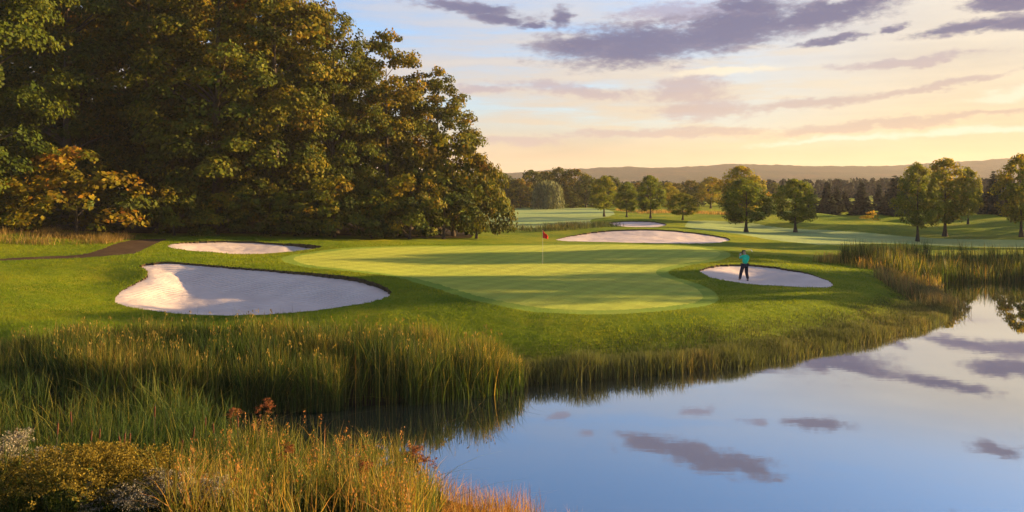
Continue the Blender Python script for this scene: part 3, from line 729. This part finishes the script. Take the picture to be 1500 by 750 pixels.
far = [(24.5, 62.0), (28, 66.5), (34, 67.5), (50, 67), (54, 63), (46, 61.0), (39, 61.5), (33.5, 60.5), (30, 59.0), (28, 57)]
mb, p, z, h, g = stand('reeds', '', far, 17000, (1.1, 2.05), (.025, .045), (.14, .12), (.30, .16, .6), 'reed', 107, (2.6, 1.6), 3, tip=.3)
finish(mb, 'reeds', 'tall dark reed bed on the far right bank of the pond', 'reed')
mb, p, z, h, g = stand('reeds', '', [(22.5, 61.5), (26, 65), (30, 64), (31, 59), (28.6, 54.0), (26.5, 55.5)], 5000, (.5, 1.15), (.02, .04), (.25, .15), (.68, .14, .5), 'reed', 108, (2.4, 1.2), 3)
finish(mb, 'reeds', 'low russet reeds sloping down left of the far reed bed', 'reed')
mb, p, z, h, g = stand('tall_grass', '', [(23.6, 53.5), (26.2, 54.5), (27.0, 49.0), (25.8, 46.0), (23.5, 46.5), (23.2, 50)], 4500, (.7, 1.35), (.014, .028), (.3, .2), (.62, .14, .4), 'bank', 109, (2.4, 1.0), 3)
finish(mb, 'tall_grass', 'brown feathery grass tuft on the point of land by the pond', 'bank')

# bank strip between lawn and water
shore = chaikin(np.array([P(x, y, 0)[:2] for x, y in water_px[3:16]]), 0)
g = np.random.default_rng(110); nb = 42000
seg = g.integers(0, len(shore) - 1, nb); f = g.random(nb)[:, None]
seglen = np.linalg.norm(np.diff(shore, axis=0), axis=1); seg = g.choice(len(shore) - 1, nb, p=seglen / seglen.sum())
d = np.diff(shore, axis=0)[seg]; nrm = norm(np.c_[-d[:, 1], d[:, 0]])
p = shore[seg] + d * f + nrm * (g.beta(1.1, 1.7, nb) * 3.6 - .35)[:, None] + g.normal(0, .15, (nb, 2))
for r in REG: p = p[sdist(REG[r], p[:, 0], p[:, 1]) < -.4]
s = -sdist(WATER, p[:, 0], p[:, 1]); kk = s > -.5; p = p[kk]; s = s[kk]
tf = fbm(p[:, 0] / 1.3, p[:, 1] / 1.3, 3, 12)
h = np.interp(s, [-.5, .3, 1.5, 3.0, 4.2], [.75, .60, .20, .10, .06]) * (.45 + 1.2 * tf) * (1 + (np.interp(p[:, 0], [-1, 3, 8, 12, 20], [2.0, 1.6, 1.1, .8, .75]) - 1) * sstep(1.6, .5, s))
t = np.clip(np.interp(s, [0, 1.5, 3.5], [.50, .32, .18]) + .8 * (fbm(p[:, 0] / 2.5, p[:, 1] / 2.5, 2, 13) - .45) + g.normal(0, .1, len(p)), 0, 1)
mb = MB(); blades(mb, np.c_[p, H(p[:, 0], p[:, 1]) - .03], h, g.uniform(.012, .024, len(p)), abs(g.normal(.28, .22, len(p))), g, np.c_[t, g.random(len(p)), t * 0], 3)
finish(mb, 'bank_grass', 'shaggy dark bank grass between the lawn and the water', 'bank')

# rough turf blades where the lawn is near enough to show them
def turf_blades(n, y0, y1, hh, ww, seed, xlim=(-45, 32)):
    g = np.random.default_rng(seed)
    Yb = np.exp(g.uniform(math.log(y0), math.log(y1), n)); p = np.c_[Yb * g.uniform(-.70, .56, n), Yb]
    s = -sdist(WATER, p[:, 0], p[:, 1]); p = p[s > 2.0]
    for r in REG: p = p[sdist(REG[r], p[:, 0], p[:, 1]) < (.03 if r in BUNK else -.05)]
    k = len(p); tf = fbm(p[:, 0] / .8, p[:, 1] / .8, 3, seed)
    h = g.uniform(hh[0], hh[1], k) * (.5 + 1.1 * tf); t = np.clip(.35 + 1.1 * (fbm(p[:, 0] / 3.5, p[:, 1] / 2.5, 3, seed + 3) - .42) + g.normal(0, .10, k), 0, 1)
    mb = MB(); blades(mb, np.c_[p, H(p[:, 0], p[:, 1]) - .01], h, g.uniform(ww[0], ww[1], k) * p[:, 1] / 40, abs(g.normal(.55, .3, k)), g, np.c_[t, g.uniform(.3, .7, k), t * 0], 1)
    return mb
finish(turf_blades(360000, 29, 66, (.04, .115), (.018, .034), 120), 'rough_grass', 'rough grass growing round the bunkers and the green', 'rough')

# fescue
mb, p, z, h, g = stand('fescue', '', [(-40, 52.5), (-30.5, 56.2), (-27.2, 59.8), (-26.6, 61.8), (-30, 63), (-42, 62)], 9000, (.45, .85), (.016, .03), (.5, .25), (.5, .2, .8), 'fescue', 111, (2.8, 1.4), 3, keep_out=True)
finish(mb, 'fescue', 'golden fescue on the mound at the left edge below the woodland', 'fescue')
mb, p, z, h, g = stand('fescue', '', [(-3, 87), (3, 85), (8, 86), (13, 93), (11, 99), (4, 98), (-3, 97)], 7000, (.5, .9), (.02, .04), (.4, .2), (.35, .15, .6), 'bank', 112, (2.8, 1.4), 3, keep_out=True)
finish(mb, 'fescue', 'dark fescue patch between the flag and the distant fairway', 'bank')
mb, p, z, h, g = stand('fescue', '', [(22, 140), (38, 138), (38, 150), (20, 160)], 4500, (.4, .8), (.05, .08), (.4, .2), (.6, .2, .6), 'fescue', 113, (2.8, 3), 2)
finish(mb, 'fescue', 'russet fescue patch at the foot of the far wood', 'fescue')

# ---- plants in the near left corner
def plume_plant(seed, h, nst, spread, ball, matn, split):
    g = np.random.default_rng(seed); st = MB(); fl = MB()
    for i in range(nst):
        a = g.uniform(0, 6.28); r = spread * g.random() ** .6; tip = np.array([r * math.cos(a), r * math.sin(a), h * g.uniform(.7, 1.05)])
        q = np.linspace(0, 1, 4)[:, None]; pts = tip * np.c_[q ** 1.4, q ** 1.4, q]
        tube(st, pts, np.linspace(.006, .0025, 4), 4, (.2, .4, 0), False)
        n = 26; s = g.uniform(.15, .85, n); lp = np.c_[tip[0] * s ** 1.4, tip[1] * s ** 1.4, tip[2] * s] + g.normal(0, .03, (n, 3))
        cards(st, lp, norm(g.normal(0, .6, (n, 3)) + [0, 0, 1]), .13, .022, g, np.c_[g.uniform(0, .42, n), g.random(n), s * 0])
        nb = g.integers(4, 7)
        for b in range(nb):
            c = tip + np.array([g.normal(0, ball), g.normal(0, ball), g.uniform(-1.8 * ball, .8 * ball)])
            m = 30; cc = c + g.normal(0, ball * .42, (m, 3)) * [1, 1, .6]
            cards(fl, cc, rnd_dir(g, m), .034, .024, g, np.c_[np.clip(g.normal(split, .12, m), .56, 1), g.random(m), np.zeros(m)])
    return st.mesh('stems', [M[matn]]), fl.mesh('blossom', [M[matn]])
def plant(kind, ms, x, y, lab, cat, grp, rz, s):
    e = bpy.data.objects.new(kind, None); COL.objects.link(e); e.location = (x, y, zat(x, y) - .03); e.rotation_euler = (0, 0, rz); e.scale = (s, s, s); tag(e, lab, cat, grp)
    link('stems', ms[0], e); link('blossom', ms[1], e)
gr = [plume_plant(201, 1.25, 26, .55, .10, 'goldenrod', .78), plume_plant(202, 1.2, 24, .5, .11, 'goldenrod', .72)]
as_ = [plume_plant(203, 1.2, 24, .5, .085, 'aster', .8)]
g1 = np.random.default_rng(44)
for i, (px, Y) in enumerate([(105, 15.4), (152, 15.6), (200, 15.0), (245, 15.2), (60, 14.6), (20, 14.0), (175, 14.0), (-20, 15.0), (115, 13.4)]):
    plant('goldenrod_plant', gr[i % 2], at(px, Y), Y, 'bushy goldenrod plant with yellow plumes in the near left corner', 'plant', 'goldenrod in the near left corner', g1.uniform(0, 6.28), g1.uniform(.9, 1.2))
for i, (px, Y, s) in enumerate([(5, 16.6, 1.25), (28, 16.4, 1.05), (75, 16.2, .95), (215, 13.6, .85), (255, 13.9, .9), (300, 14.0, .85), (150, 13.7, .8)]):
    plant('aster_plant', as_[0], at(px, Y), Y, 'white flowered aster plant among the goldenrod and grasses', 'plant', 'white asters in the near left corner', g1.uniform(0, 6.28), s)
dk = plume_plant(204, 1.45, 4, .18, .075, 'dock', .85)
for px, Y, s in [(608, 18.4, .95), (628, 18.0, .85), (345, 21.5, .95), (385, 21.8, 1.0), (420, 17.5, .9), (535, 16.5, .9)]:
    plant('dock_plant', dk, at(px, Y), Y, 'rust red seed head plant standing among the near grasses', 'plant', 'rust red seed heads in the near grasses', g1.uniform(0, 6.28), s)

# cattail spikes
st = MB(); q = np.linspace(0, 1, 5); tube(st, np.c_[.04 * q ** 2, q * 0, q * 1.75], np.linspace(.006, .004, 5), 5, None, False); stem_me = st.mesh('stem', [M['bark']], True)
sp = MB(); tube(sp, [(.037, 0, 1.46), (.039, 0, 1.48), (.042, 0, 1.6), (.044, 0, 1.67), (.045, 0, 1.69)], [.006, .015, .016, .014, .004], 8); spike_me = sp.mesh('spike', [M['cattail']], True)
for px, Y in [(22, 17), (46, 16.8), (76, 16.6), (126, 17), (141, 17.4), (172, 15.8), (184, 16.8), (198, 15.4), (252, 16.4), (270, 17.6), (2, 18), (110, 18.4), (318, 18.2), (352, 17.8), (300, 19.4), (222, 18.8)]:
    e = bpy.data.objects.new('cattail', None); COL.objects.link(e); x = at(px, Y); e.location = (x, Y, zat(x, Y) - .05); e.rotation_euler = (g1.normal(0, .08), g1.normal(0, .08), g1.uniform(0, 6.28)); s = g1.uniform(.85, 1.1); e.scale = (s, s, s)
    tag(e, 'brown cattail spike rising from the near left marsh reeds', 'cattail', 'cattails in the near left marsh'); link('stem', stem_me, e); link('spike', spike_me, e)

# ---- flag on the green
M['flag'] = plain('flag_cloth', (.55, .03, .02), .8, .1, 12); M['pole'] = plain('pole_white', (.42, .40, .30), .4, .4, 3); M['dark'] = plain('dark_fittings', (.03, .012, .012), .6, .2, 3)
fx, fy = ray(np.array([795.0]), np.array([387.0]))[0]; fz = zat(fx, fy)
e = bpy.data.objects.new('golf_flag', None); COL.objects.link(e); e.location = (fx, fy, fz); tag(e, 'red flag hanging limp on a thin pale pole in the putting green', 'flag')
ph = CAMZ - (337 - HY) / F * fy - fz
b = MB(); tube(b, [(0, 0, -.1), (0, 0, ph * .5), (0, 0, ph)], .009, 8); link('pole', b.mesh('pole', [M['pole']], True), e)
b = MB(); tube(b, [(0, 0, ph - .01), (0, 0, ph + .02), (0, 0, ph + .06), (0, 0, ph + .075)], [.012, .03, .03, .01], 8); link('finial', b.mesh('finial', [M['dark']], True), e)
b = MB(); nu, nv = 22, 14; vv = []
for j in range(nv):
    t = j / (nv - 1)
    for i in range(nu):
        u = i / (nu - 1); wdt = (.10 + .24 * math.sin(min(1, t * 1.25) * math.pi * .62)) 
        vv.append((.012 + wdt * u, .05 * math.sin(u * 11 + t * 2) * (.3 + t), ph - .02 - .50 * t - .16 * u * (1 - .55 * t)))
ii = np.arange(nu * nv).reshape(nv, nu); b.add(np.array(vv), np.stack([ii[:-1, :-1], ii[:-1, 1:], ii[1:, 1:], ii[1:, :-1]], -1).reshape(-1, 4))
fo = link('flag', b.mesh('flag', [M['flag']], True), e); md = fo.modifiers.new('thickness', 'SOLIDIFY'); md.thickness = .006

# ---- the golfer
def skin(name, verts, edges, radii, mat_, parent=None, sub=2, extra=None, root=0):
    me = bpy.data.meshes.new(name + '_rig'); me.from_pydata(verts, edges, []); ob = bpy.data.objects.new(name + '_rig', me); COL.objects.link(ob)
    m = ob.modifiers.new('skin', 'SKIN'); m.use_smooth_shade = True
    for i, r in enumerate(radii):
        r = r if isinstance(r, tuple) else (r, r); me.skin_vertices[0].data[i].radius = r
    me.skin_vertices[0].data[root].use_root = True
    s = ob.modifiers.new('sub', 'SUBSURF'); s.levels = s.render_levels = sub
    dg = bpy.context.evaluated_depsgraph_get(); res = bpy.data.meshes.new_from_object(ob.evaluated_get(dg))
    bpy.data.objects.remove(ob); res.materials.clear(); res.materials.append(mat_)
    for p_ in res.polygons: p_.use_smooth = True
    if extra is not None:
        import bmesh
        bm = bmesh.new(); bm.from_mesh(res); bm.from_mesh(extra); bm.to_mesh(res); bm.free()
    return link(name, res, parent)
M['skin'] = plain('skin', (.42, .24, .17), .6, .3, 6); M['shirt'] = plain('shirt_cloth', (.01, .42, .24), .85, .1, 5, .004)
M['navy'] = plain('trouser_cloth', (.012, .014, .030), .9, .1, 5, .004); M['shoe'] = plain('shoe_leather', (.03, .03, .035), .5, .3, 5); M['cap'] = plain('cap_cloth', (.02, .022, .03), .85, .1, 5)
M['glove'] = plain('glove', (.7, .7, .68), .7, .2, 5); M['steel'] = plain('club_steel', (.55, .55, .56), .3, .5, 3, 0, .9)
b3 = [o for o in COL.objects if o.get('label') == bunker_lab[3]][0].data
vc = np.empty(len(b3.vertices) * 3); b3.vertices.foreach_get('co', vc); vc = vc.reshape(-1, 3)
pxs = 750 + F * vc[:, 0] / vc[:, 1]; pys = HY + F * (CAMZ - vc[:, 2]) / vc[:, 1]
gi = int(np.argmin((pxs - 1091) ** 2 + ((pys - 411) * 2) ** 2)); gx, gy, gz = vc[gi]
per = bpy.data.objects.new('person', None); COL.objects.link(per); per.location = (gx, gy, gz - .015)
gs = 45.5 * gy / F / 1.80; per.scale = (gs,) * 3
tag(per, 'golfer in green shirt and dark trousers finishing a swing in the bunker', 'person')
PV = {'pel': (0, 0, .97), 'belly': (.015, .0, 1.12), 'chest': (.04, .01, 1.32), 'neck': (.03, .01, 1.47), 'nk2': (.005, .02, 1.54), 'head': (-.02, .03, 1.63), 'crown': (-.025, .02, 1.73), 'nose': (-.10, .10, 1.63),
      'shL': (-.12, .06, 1.41), 'shR': (.17, -.04, 1.40), 'elL': (-.29, .12, 1.30), 'haL': (-.235, .17, 1.50), 'paL': (-.20, .18, 1.57),
      'elR': (.04, .24, 1.27), 'haR': (-.15, .24, 1.50), 'paR': (-.185, .21, 1.58),
      'hiL': (-.09, 0, .92), 'knL': (-.20, .06, .51), 'anL': (-.30, .0, .09), 'toL': (-.39, .11, .035), 'hiR': (.09, 0, .92), 'knR': (.11, .06, .50), 'anR': (.17, -.03, .10), 'toR': (.15, .12, .035)}
PE = 'pel-belly belly-chest chest-neck neck-nk2 nk2-head head-crown head-nose chest-shL chest-shR shL-elL elL-haL haL-paL shR-elR elR-haR haR-paR pel-hiL hiL-knL knL-anL anL-toL pel-hiR hiR-knR knR-anR anR-toR'.split()
PR = {'pel': (.16, .12), 'belly': (.165, .12), 'chest': (.19, .13), 'neck': .065, 'nk2': .06, 'head': .09, 'crown': .07, 'nose': .018, 'shL': .08, 'shR': .08, 'elL': .043, 'haL': .030, 'paL': .036, 'elR': .043, 'haR': .030, 'paR': .036,
      'hiL': .105, 'knL': .075, 'anL': .052, 'toL': .04, 'hiR': .105, 'knR': .075, 'anR': .052, 'toR': .04}
def part(name, keys, mt, grow, cut=None, sub=2, extra=None, slim=()):
    ks = list(keys); vs = [PV[k] for k in ks]; es = [(ks.index(a), ks.index(b_)) for a, b_ in (e_.split('-') for e_ in PE) if a in ks and b_ in ks]
    rs = [tuple(x + grow for x in (PR[k] if isinstance(PR[k], tuple) else (PR[k],) * 2)) for k in ks]
    rs = [tuple(x * .72 for x in r_) if k_ in slim else r_ for r_, k_ in zip(rs, ks)]
    return skin(name, vs, es, rs, M[mt], per, sub, extra)
fg = MB(); gh = np.random.default_rng(3)
for pa, sgn in (('paL', 1), ('paR', -1)):
    c = np.array(PV[pa])
    for i, L_ in enumerate((.075, .085, .08, .065)):
        o = c + np.array([.012 * sgn, .0, .035 - .022 * i]); a1 = o + np.array([.03, -.03, .008]) * L_ / .08; a2 = a1 + np.array([.02, .03, .004]); a3 = a2 + np.array([-.02, .022, 0])
        tube(fg, [o, a1, a2, a3], [.0095, .009, .008, .006], 6)
    tube(fg, [c + [0, .01, .0], c + [.02, .035, .03], c + [.035, .02, .05]], [.012, .010, .007], 6)
fm = fg.mesh('fingers', [M['skin']], True)
part('body', PV.keys(), 'skin', 0, None, 2, fm, ('pel', 'belly', 'chest', 'shL', 'shR', 'hiL', 'hiR', 'knL', 'knR'))
part('shirt', ['pel', 'belly', 'chest', 'neck', 'shL', 'shR', 'elL', 'elR'], 'shirt', .026)
part('trousers', ['pel', 'hiL', 'knL', 'anL', 'hiR', 'knR', 'anR'], 'navy', .026)
for a_, t_ in (('anL', 'toL'), ('anR', 'toR')):
    heel = tuple(np.array(PV[a_]) + (np.array(PV[a_]) - np.array(PV[t_])) * np.array([.3, .3, 0]) + np.array([0, 0, -.045]))
    skin('shoe', [heel, tuple((np.array(heel) + np.array(PV[t_])) / 2 + np.array([0, 0, .01])), PV[t_]], [(0, 1), (1, 2)], [.048, .05, .042], M['shoe'], per, 2)
skin('cap', [tuple(np.array(PV['head']) + [0, -.005, .05]), tuple(np.array(PV['crown']) + [0, 0, .0]), tuple(np.array(PV['head']) + [-.10, .11, .055])], [(0, 1), (0, 2)], [.098, .075, (.02, .05)], M['cap'], per, 2)
skin('glove', [PV['haL'], PV['paL']], [(0, 1)], [.036, .042], M['glove'], per, 1)
cl = bpy.data.objects.new('golf_club', None); COL.objects.link(cl)
hnd = Vector((-.19, .195, 1.60)); cl.location = Vector(per.location) + hnd * gs; cl.scale = (gs,) * 3
tag(cl, 'steel golf club wrapped over the shoulder of the golfer in the bunker', 'golf club')
b = MB(); tube(b, [(-.06, .02, -.10), (.0, 0, .0), (.12, -.045, .14)], .014, 7); link('grip', b.mesh('grip', [M['cap']], True), cl)
b = MB(); tube(b, [(.12, -.045, .14), (.5, -.28, .22)], [.008, .006], 7); link('shaft', b.mesh('shaft', [M['steel']], True), cl)
b = MB(); tube(b, [(.49, -.275, .22), (.53, -.29, .20), (.57, -.30, .14), (.585, -.30, .10)], [.008, .018, .026, .012], 7); link('head', b.mesh('head', [M['steel']], True), cl)
#---END VEGETATION---

# ------------------------------------------------------------------ sky, sun, haze, camera
def sundir():
    a, e = R(SUN_AZ), R(SUN_EL)
    return Vector((math.sin(a) * math.cos(e), math.cos(a) * math.cos(e), math.sin(e)))
ld = bpy.data.lights.new('sun', 'SUN'); ld.energy = 4.7; ld.angle = R(.6); ld.color = (1.0, .66, .27)
lo = bpy.data.objects.new('sun', ld); COL.objects.link(lo); lo.rotation_euler = sundir().to_track_quat('Z', 'Y').to_euler(); lo.location = (60, 30, 50)

SKY_K = .07
def world():
    w = bpy.data.worlds.new('World'); sc.world = w; w.use_nodes = True
    nt = w.node_tree; nt.nodes.clear(); L = nt.links.new
    out = N(nt, 'ShaderNodeOutputWorld'); bg = N(nt, 'ShaderNodeBackground', i_Strength=SKY_K); L(bg.outputs[0], out.inputs[0])
    sky = N(nt, 'ShaderNodeTexSky', sky_type='NISHITA', sun_disc=False, sun_elevation=R(SUN_EL), sun_rotation=R(SUN_AZ), air_density=1.0, dust_density=1.5, ozone_density=2.0)
    tc = N(nt, 'ShaderNodeTexCoord'); sx = N(nt, 'ShaderNodeSeparateXYZ'); L(tc.outputs['Generated'], sx.inputs[0])
    az = math_(nt, 'MULTIPLY', math_(nt, 'ARCTAN2', sx.outputs[0], sx.outputs[1]), 57.2958)
    el = math_(nt, 'MULTIPLY', math_(nt, 'ARCSINE', sx.outputs[2]), 57.2958)
    ae = N(nt, 'ShaderNodeCombineXYZ'); L(az, ae.inputs[0]); L(el, ae.inputs[1])
    def nz(sx_, sy_, detail=6.0, rough=.55, rot=0.0, off=0.0):
        mp = N(nt, 'ShaderNodeMapping'); mp.inputs['Scale'].default_value = (sx_, sy_, 1); mp.inputs['Rotation'].default_value = (0, 0, R(rot)); mp.inputs['Location'].default_value = (off, off * .7, off)
        L(ae.outputs[0], mp.inputs[0])
        n = N(nt, 'ShaderNodeTexNoise', i_Scale=1.0, i_Detail=detail, i_Roughness=rough); L(mp.outputs[0], n.inputs['Vector'])
        return n
    # distortion of the cloud outlines
    dn = nz(.35, .8, 5.0, .6)
    dv = N(nt, 'ShaderNodeVectorMath', operation='SUBTRACT'); L(dn.outputs['Color'], dv.inputs[0]); dv.inputs[1].default_value = (.5, .5, .5)
    ds = N(nt, 'ShaderNodeVectorMath', operation='MULTIPLY'); L(dv.outputs[0], ds.inputs[0]); ds.inputs[1].default_value = (4.2, 1.5, 0)
    dd = N(nt, 'ShaderNodeVectorMath', operation='ADD'); L(ae.outputs[0], dd.inputs[0]); L(ds.outputs[0], dd.inputs[1])
    def ang(px, py):
        a = math.atan((px - 750) / F); return math.degrees(a), math.degrees(math.atan((HY - py) / F * math.cos(a)))
    def field(blobs):
        acc = None
        for (px, py, hw, hh, rot) in blobs:
            a0, e0 = ang(px, py); k = 1 / F * 57.3 * math.cos(R(a0)) ** 1.5
            mp = N(nt, 'ShaderNodeMapping', vector_type='TEXTURE')
            mp.inputs['Location'].default_value = (a0, e0, 0); mp.inputs['Rotation'].default_value = (0, 0, R(rot)); mp.inputs['Scale'].default_value = (hw * k, hh * k, 1)
            L(dd.outputs[0], mp.inputs[0])
            ln = N(nt, 'ShaderNodeVectorMath', operation='LENGTH'); L(mp.outputs[0], ln.inputs[0])
            v = math_(nt, 'SUBTRACT', 1.0, ln.outputs['Value'])
            acc = v if acc is None else math_(nt, 'MAXIMUM', acc, v)
        return acc
    def ss(lo_, hi_, x):
        m = N(nt, 'ShaderNodeMapRange', interpolation_type='SMOOTHSTEP'); m.inputs[1].default_value = lo_; m.inputs[2].default_value = hi_; L(x, m.inputs[0]); return m.outputs[0]
    dark = field([(860, 66, 90, 22, 2), (940, 64, 160, 34, 3), (1060, 46, 165, 34, 8), (1180, 26, 140, 22, 6), (822, 28, 18, 16, 0), (1240, 5, 90, 10, 4), (690, 12, 85, 11, -5), (735, 27, 50, 10, -4), (780, 40, 26, 7, 0),
                  (1420, 38, 90, 12, 7), (1500, 32, 90, 13, 5), (1500, 5, 40, 9, 0), (1310, 40, 20, 9, 10), (1215, 58, 60, 7, 6),
                  (1015, -124, 80, 20, 12), (1085, -138, 60, 17, 5), (950, -106, 45, 14, 10), (1200, -78, 50, 9, 0), (1455, -110, 34, 13, 8), (1375, -20, 80, 9, 4), (1470, 0, 60, 14, 0),
                  (1100, 10, 70, 14, 0), (500, -190, 200, 40, 5), (1300, -260, 260, 40, -8), (300, -60, 160, 30, 6)])
    pale = field([(845, 133, 130, 11, -6), (705, 131, 45, 7, 0), (1010, 128, 70, 30, 0), (1035, 160, 90, 22, 0), (1190, 150, 150, 11, 5), (1360, 128, 150, 8, 7), (1290, 182, 210, 9, 4), (960, 195, 200, 9, 0), (1430, 168, 120, 7, 3), (740, 205, 120, 10, 0),
                  (815, -66, 16, 8, 0), (860, -88, 18, 7, 0), (1020, -58, 26, 8, 0), (1110, -76, 22, 6, 0), (1000, 20, 120, 20, 0), (1330, 90, 120, 10, 4)])
    en = nz(.55, 1.5, 8.0, .62, 0, 3.1)
    fn = nz(1.8, 4.5, 6.0, .6, 0, 7.7)
    edge = math_(nt, 'ADD', math_(nt, 'MULTIPLY', math_(nt, 'SUBTRACT', en.outputs['Fac'], .5), 1.3), math_(nt, 'MULTIPLY', math_(nt, 'SUBTRACT', fn.outputs['Fac'], .5), .9))
    mk_d = ss(-.26, .52, math_(nt, 'ADD', dark, edge)); mk_p = ss(-.1, .6, math_(nt, 'ADD', pale, edge))
    # thin high cloud, streaked
    st = nz(.05, .42, 7.0, .6, 5, 1.3); st2 = nz(.13, 1.3, 6.0, .6, 4, 5.2)
    stv = math_(nt, 'ADD', math_(nt, 'MULTIPLY', st.outputs['Fac'], .65), math_(nt, 'MULTIPLY', st2.outputs['Fac'], .35))
    cir = ss(.32, .56, stv)
    band = math_(nt, 'MULTIPLY', ss(21.0, 9.0, el), .85)
    front = math_(nt, 'MULTIPLY', ss(-85.0, -45.0, az), ss(120.0, 80.0, az))      # the thin cloud lies on the sunward half of the sky
    cir = math_(nt, 'MAXIMUM', math_(nt, 'MULTIPLY', cir, band), math_(nt, 'MULTIPLY', ss(8.0, 1.5, el), .9))
    cir = math_(nt, 'MAXIMUM', cir, math_(nt, 'MULTIPLY', math_(nt, 'MULTIPLY', ss(-10.0, 30.0, az), ss(19.0, 12.0, el)), .9))
    cir = math_(nt, 'MULTIPLY', cir, front)
    # unseen bright cloud sheet added high overhead to lift the ambient light
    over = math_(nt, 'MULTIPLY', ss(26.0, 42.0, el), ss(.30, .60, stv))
    nearsun = ss(-28.0, 40.0, az)                                   # towards the sun the thin cloud is creamier
    low = ss(13.0, 0.0, el)
    cc = mixc(nt, low, mixc(nt, nearsun, WC['cir_hi_l'], WC['cir_hi_r']), mixc(nt, nearsun, WC['cir_lo_l'], WC['cir_lo_r']))
    base = mixc(nt, 1.0, sky.outputs[0], WC['grade'], 'MULTIPLY')
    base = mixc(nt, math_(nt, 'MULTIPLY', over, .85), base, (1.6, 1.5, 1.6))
    streak = ramp(nt, [(.35, (.84, .84, .88)), (.6, (1.05, 1.05, 1.03))]); L(stv, streak.inputs[0])
    cc = mixc(nt, 1.0, cc, streak.outputs[0], 'MULTIPLY')
    c = mixc(nt, cir, base, cc)
    pc = mixc(nt, low, WC['pale_hi'], mixc(nt, nearsun, WC['pale_lo_l'], WC['pale_lo_r']))
    c = mixc(nt, math_(nt, 'MULTIPLY', mk_p, .75), c, pc)
    glow = ss(.0, .7, math_(nt, 'ADD', field([(1420, 190, 190, 9, 2), (1240, 202, 170, 6, 3), (1480, 140, 90, 12, 4), (1050, 105, 120, 9, 3)]), math_(nt, 'MULTIPLY', edge, .6)))
    c = mixc(nt, math_(nt, 'MULTIPLY', glow, .8), c, (2.9, 2.6, 1.95))
    tone = ss(.0, 1.0, math_(nt, 'ADD', math_(nt, 'MULTIPLY', edge, .9), math_(nt, 'ADD', .45, math_(nt, 'MULTIPLY', dark, -.6))))
    dc = mixc(nt, tone, WC['dark_core'], WC['dark_edge'])
    dc = mixc(nt, math_(nt, 'MULTIPLY', ss(11.5, 15.0, el), .6), dc, (1.15, 1.1, 1.5))
    c = mixc(nt, math_(nt, 'MULTIPLY', mk_d, .93), c, dc)
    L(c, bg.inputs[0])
WC = dict(cir_hi_l=(1.8, 1.8, 2.0), cir_hi_r=(2.45, 2.1, 1.6), cir_lo_l=(2.4, 1.7, 1.08), cir_lo_r=(2.55, 1.82, .82), grade=(.68, .82, 1.04),
          pale_hi=(1.25, 1.15, 1.55), pale_lo_l=(1.7, 1.38, 1.42), pale_lo_r=(2.1, 1.45, .95), dark_core=(.44, .46, .86), dark_edge=(1.05, .93, 1.18))
world()

def haze():
    m, nt, out = mat('haze_air')
    v = N(nt, 'ShaderNodeVolumePrincipled', i_Density=.00014, i_Anisotropy=.2); v.inputs['Color'].default_value = (.96, .89, .94, 1)
    nt.links.new(v.outputs[0], out.inputs['Volume'])
    x0, x1, y0, y1, z0, z1 = -3200, 3200, -60, 2000, -2, 64
    vs = [(x, y, z) for z in (z0, z1) for y in (y0, y1) for x in (x0, x1)]
    b = MB(); b.add(vs, [(0, 2, 3, 1), (4, 5, 7, 6), (0, 1, 5, 4), (2, 6, 7, 3), (0, 4, 6, 2), (1, 3, 7, 5)])
    tag(link('haze', b.mesh('haze', [m])), kind='stuff')
haze()

cd = bpy.data.cameras.new('camera'); cam = bpy.data.objects.new('camera', cd); COL.objects.link(cam)
cam.location = (0, 0, CAMZ); cam.rotation_euler = (R(90), 0, 0)
cd.sensor_width = 36; cd.lens = 36 * F / 1500; cd.shift_y = -(375 - HY) / 1500
cd.clip_start = .1; cd.clip_end = 20000
sc.camera = cam
vs = sc.view_settings; vs.view_transform = 'Standard'; vs.look = 'None'; vs.gamma = 1; vs.use_curve_mapping = False; vs.exposure = 2.3
cy = sc.cycles
cy.use_denoising = True
cy.max_bounces = 6; cy.transparent_max_bounces = 4; cy.volume_bounces = 0; cy.diffuse_bounces = 2; cy.glossy_bounces = 3; cy.transmission_bounces = 3
cy.sample_clamp_indirect = 4.0
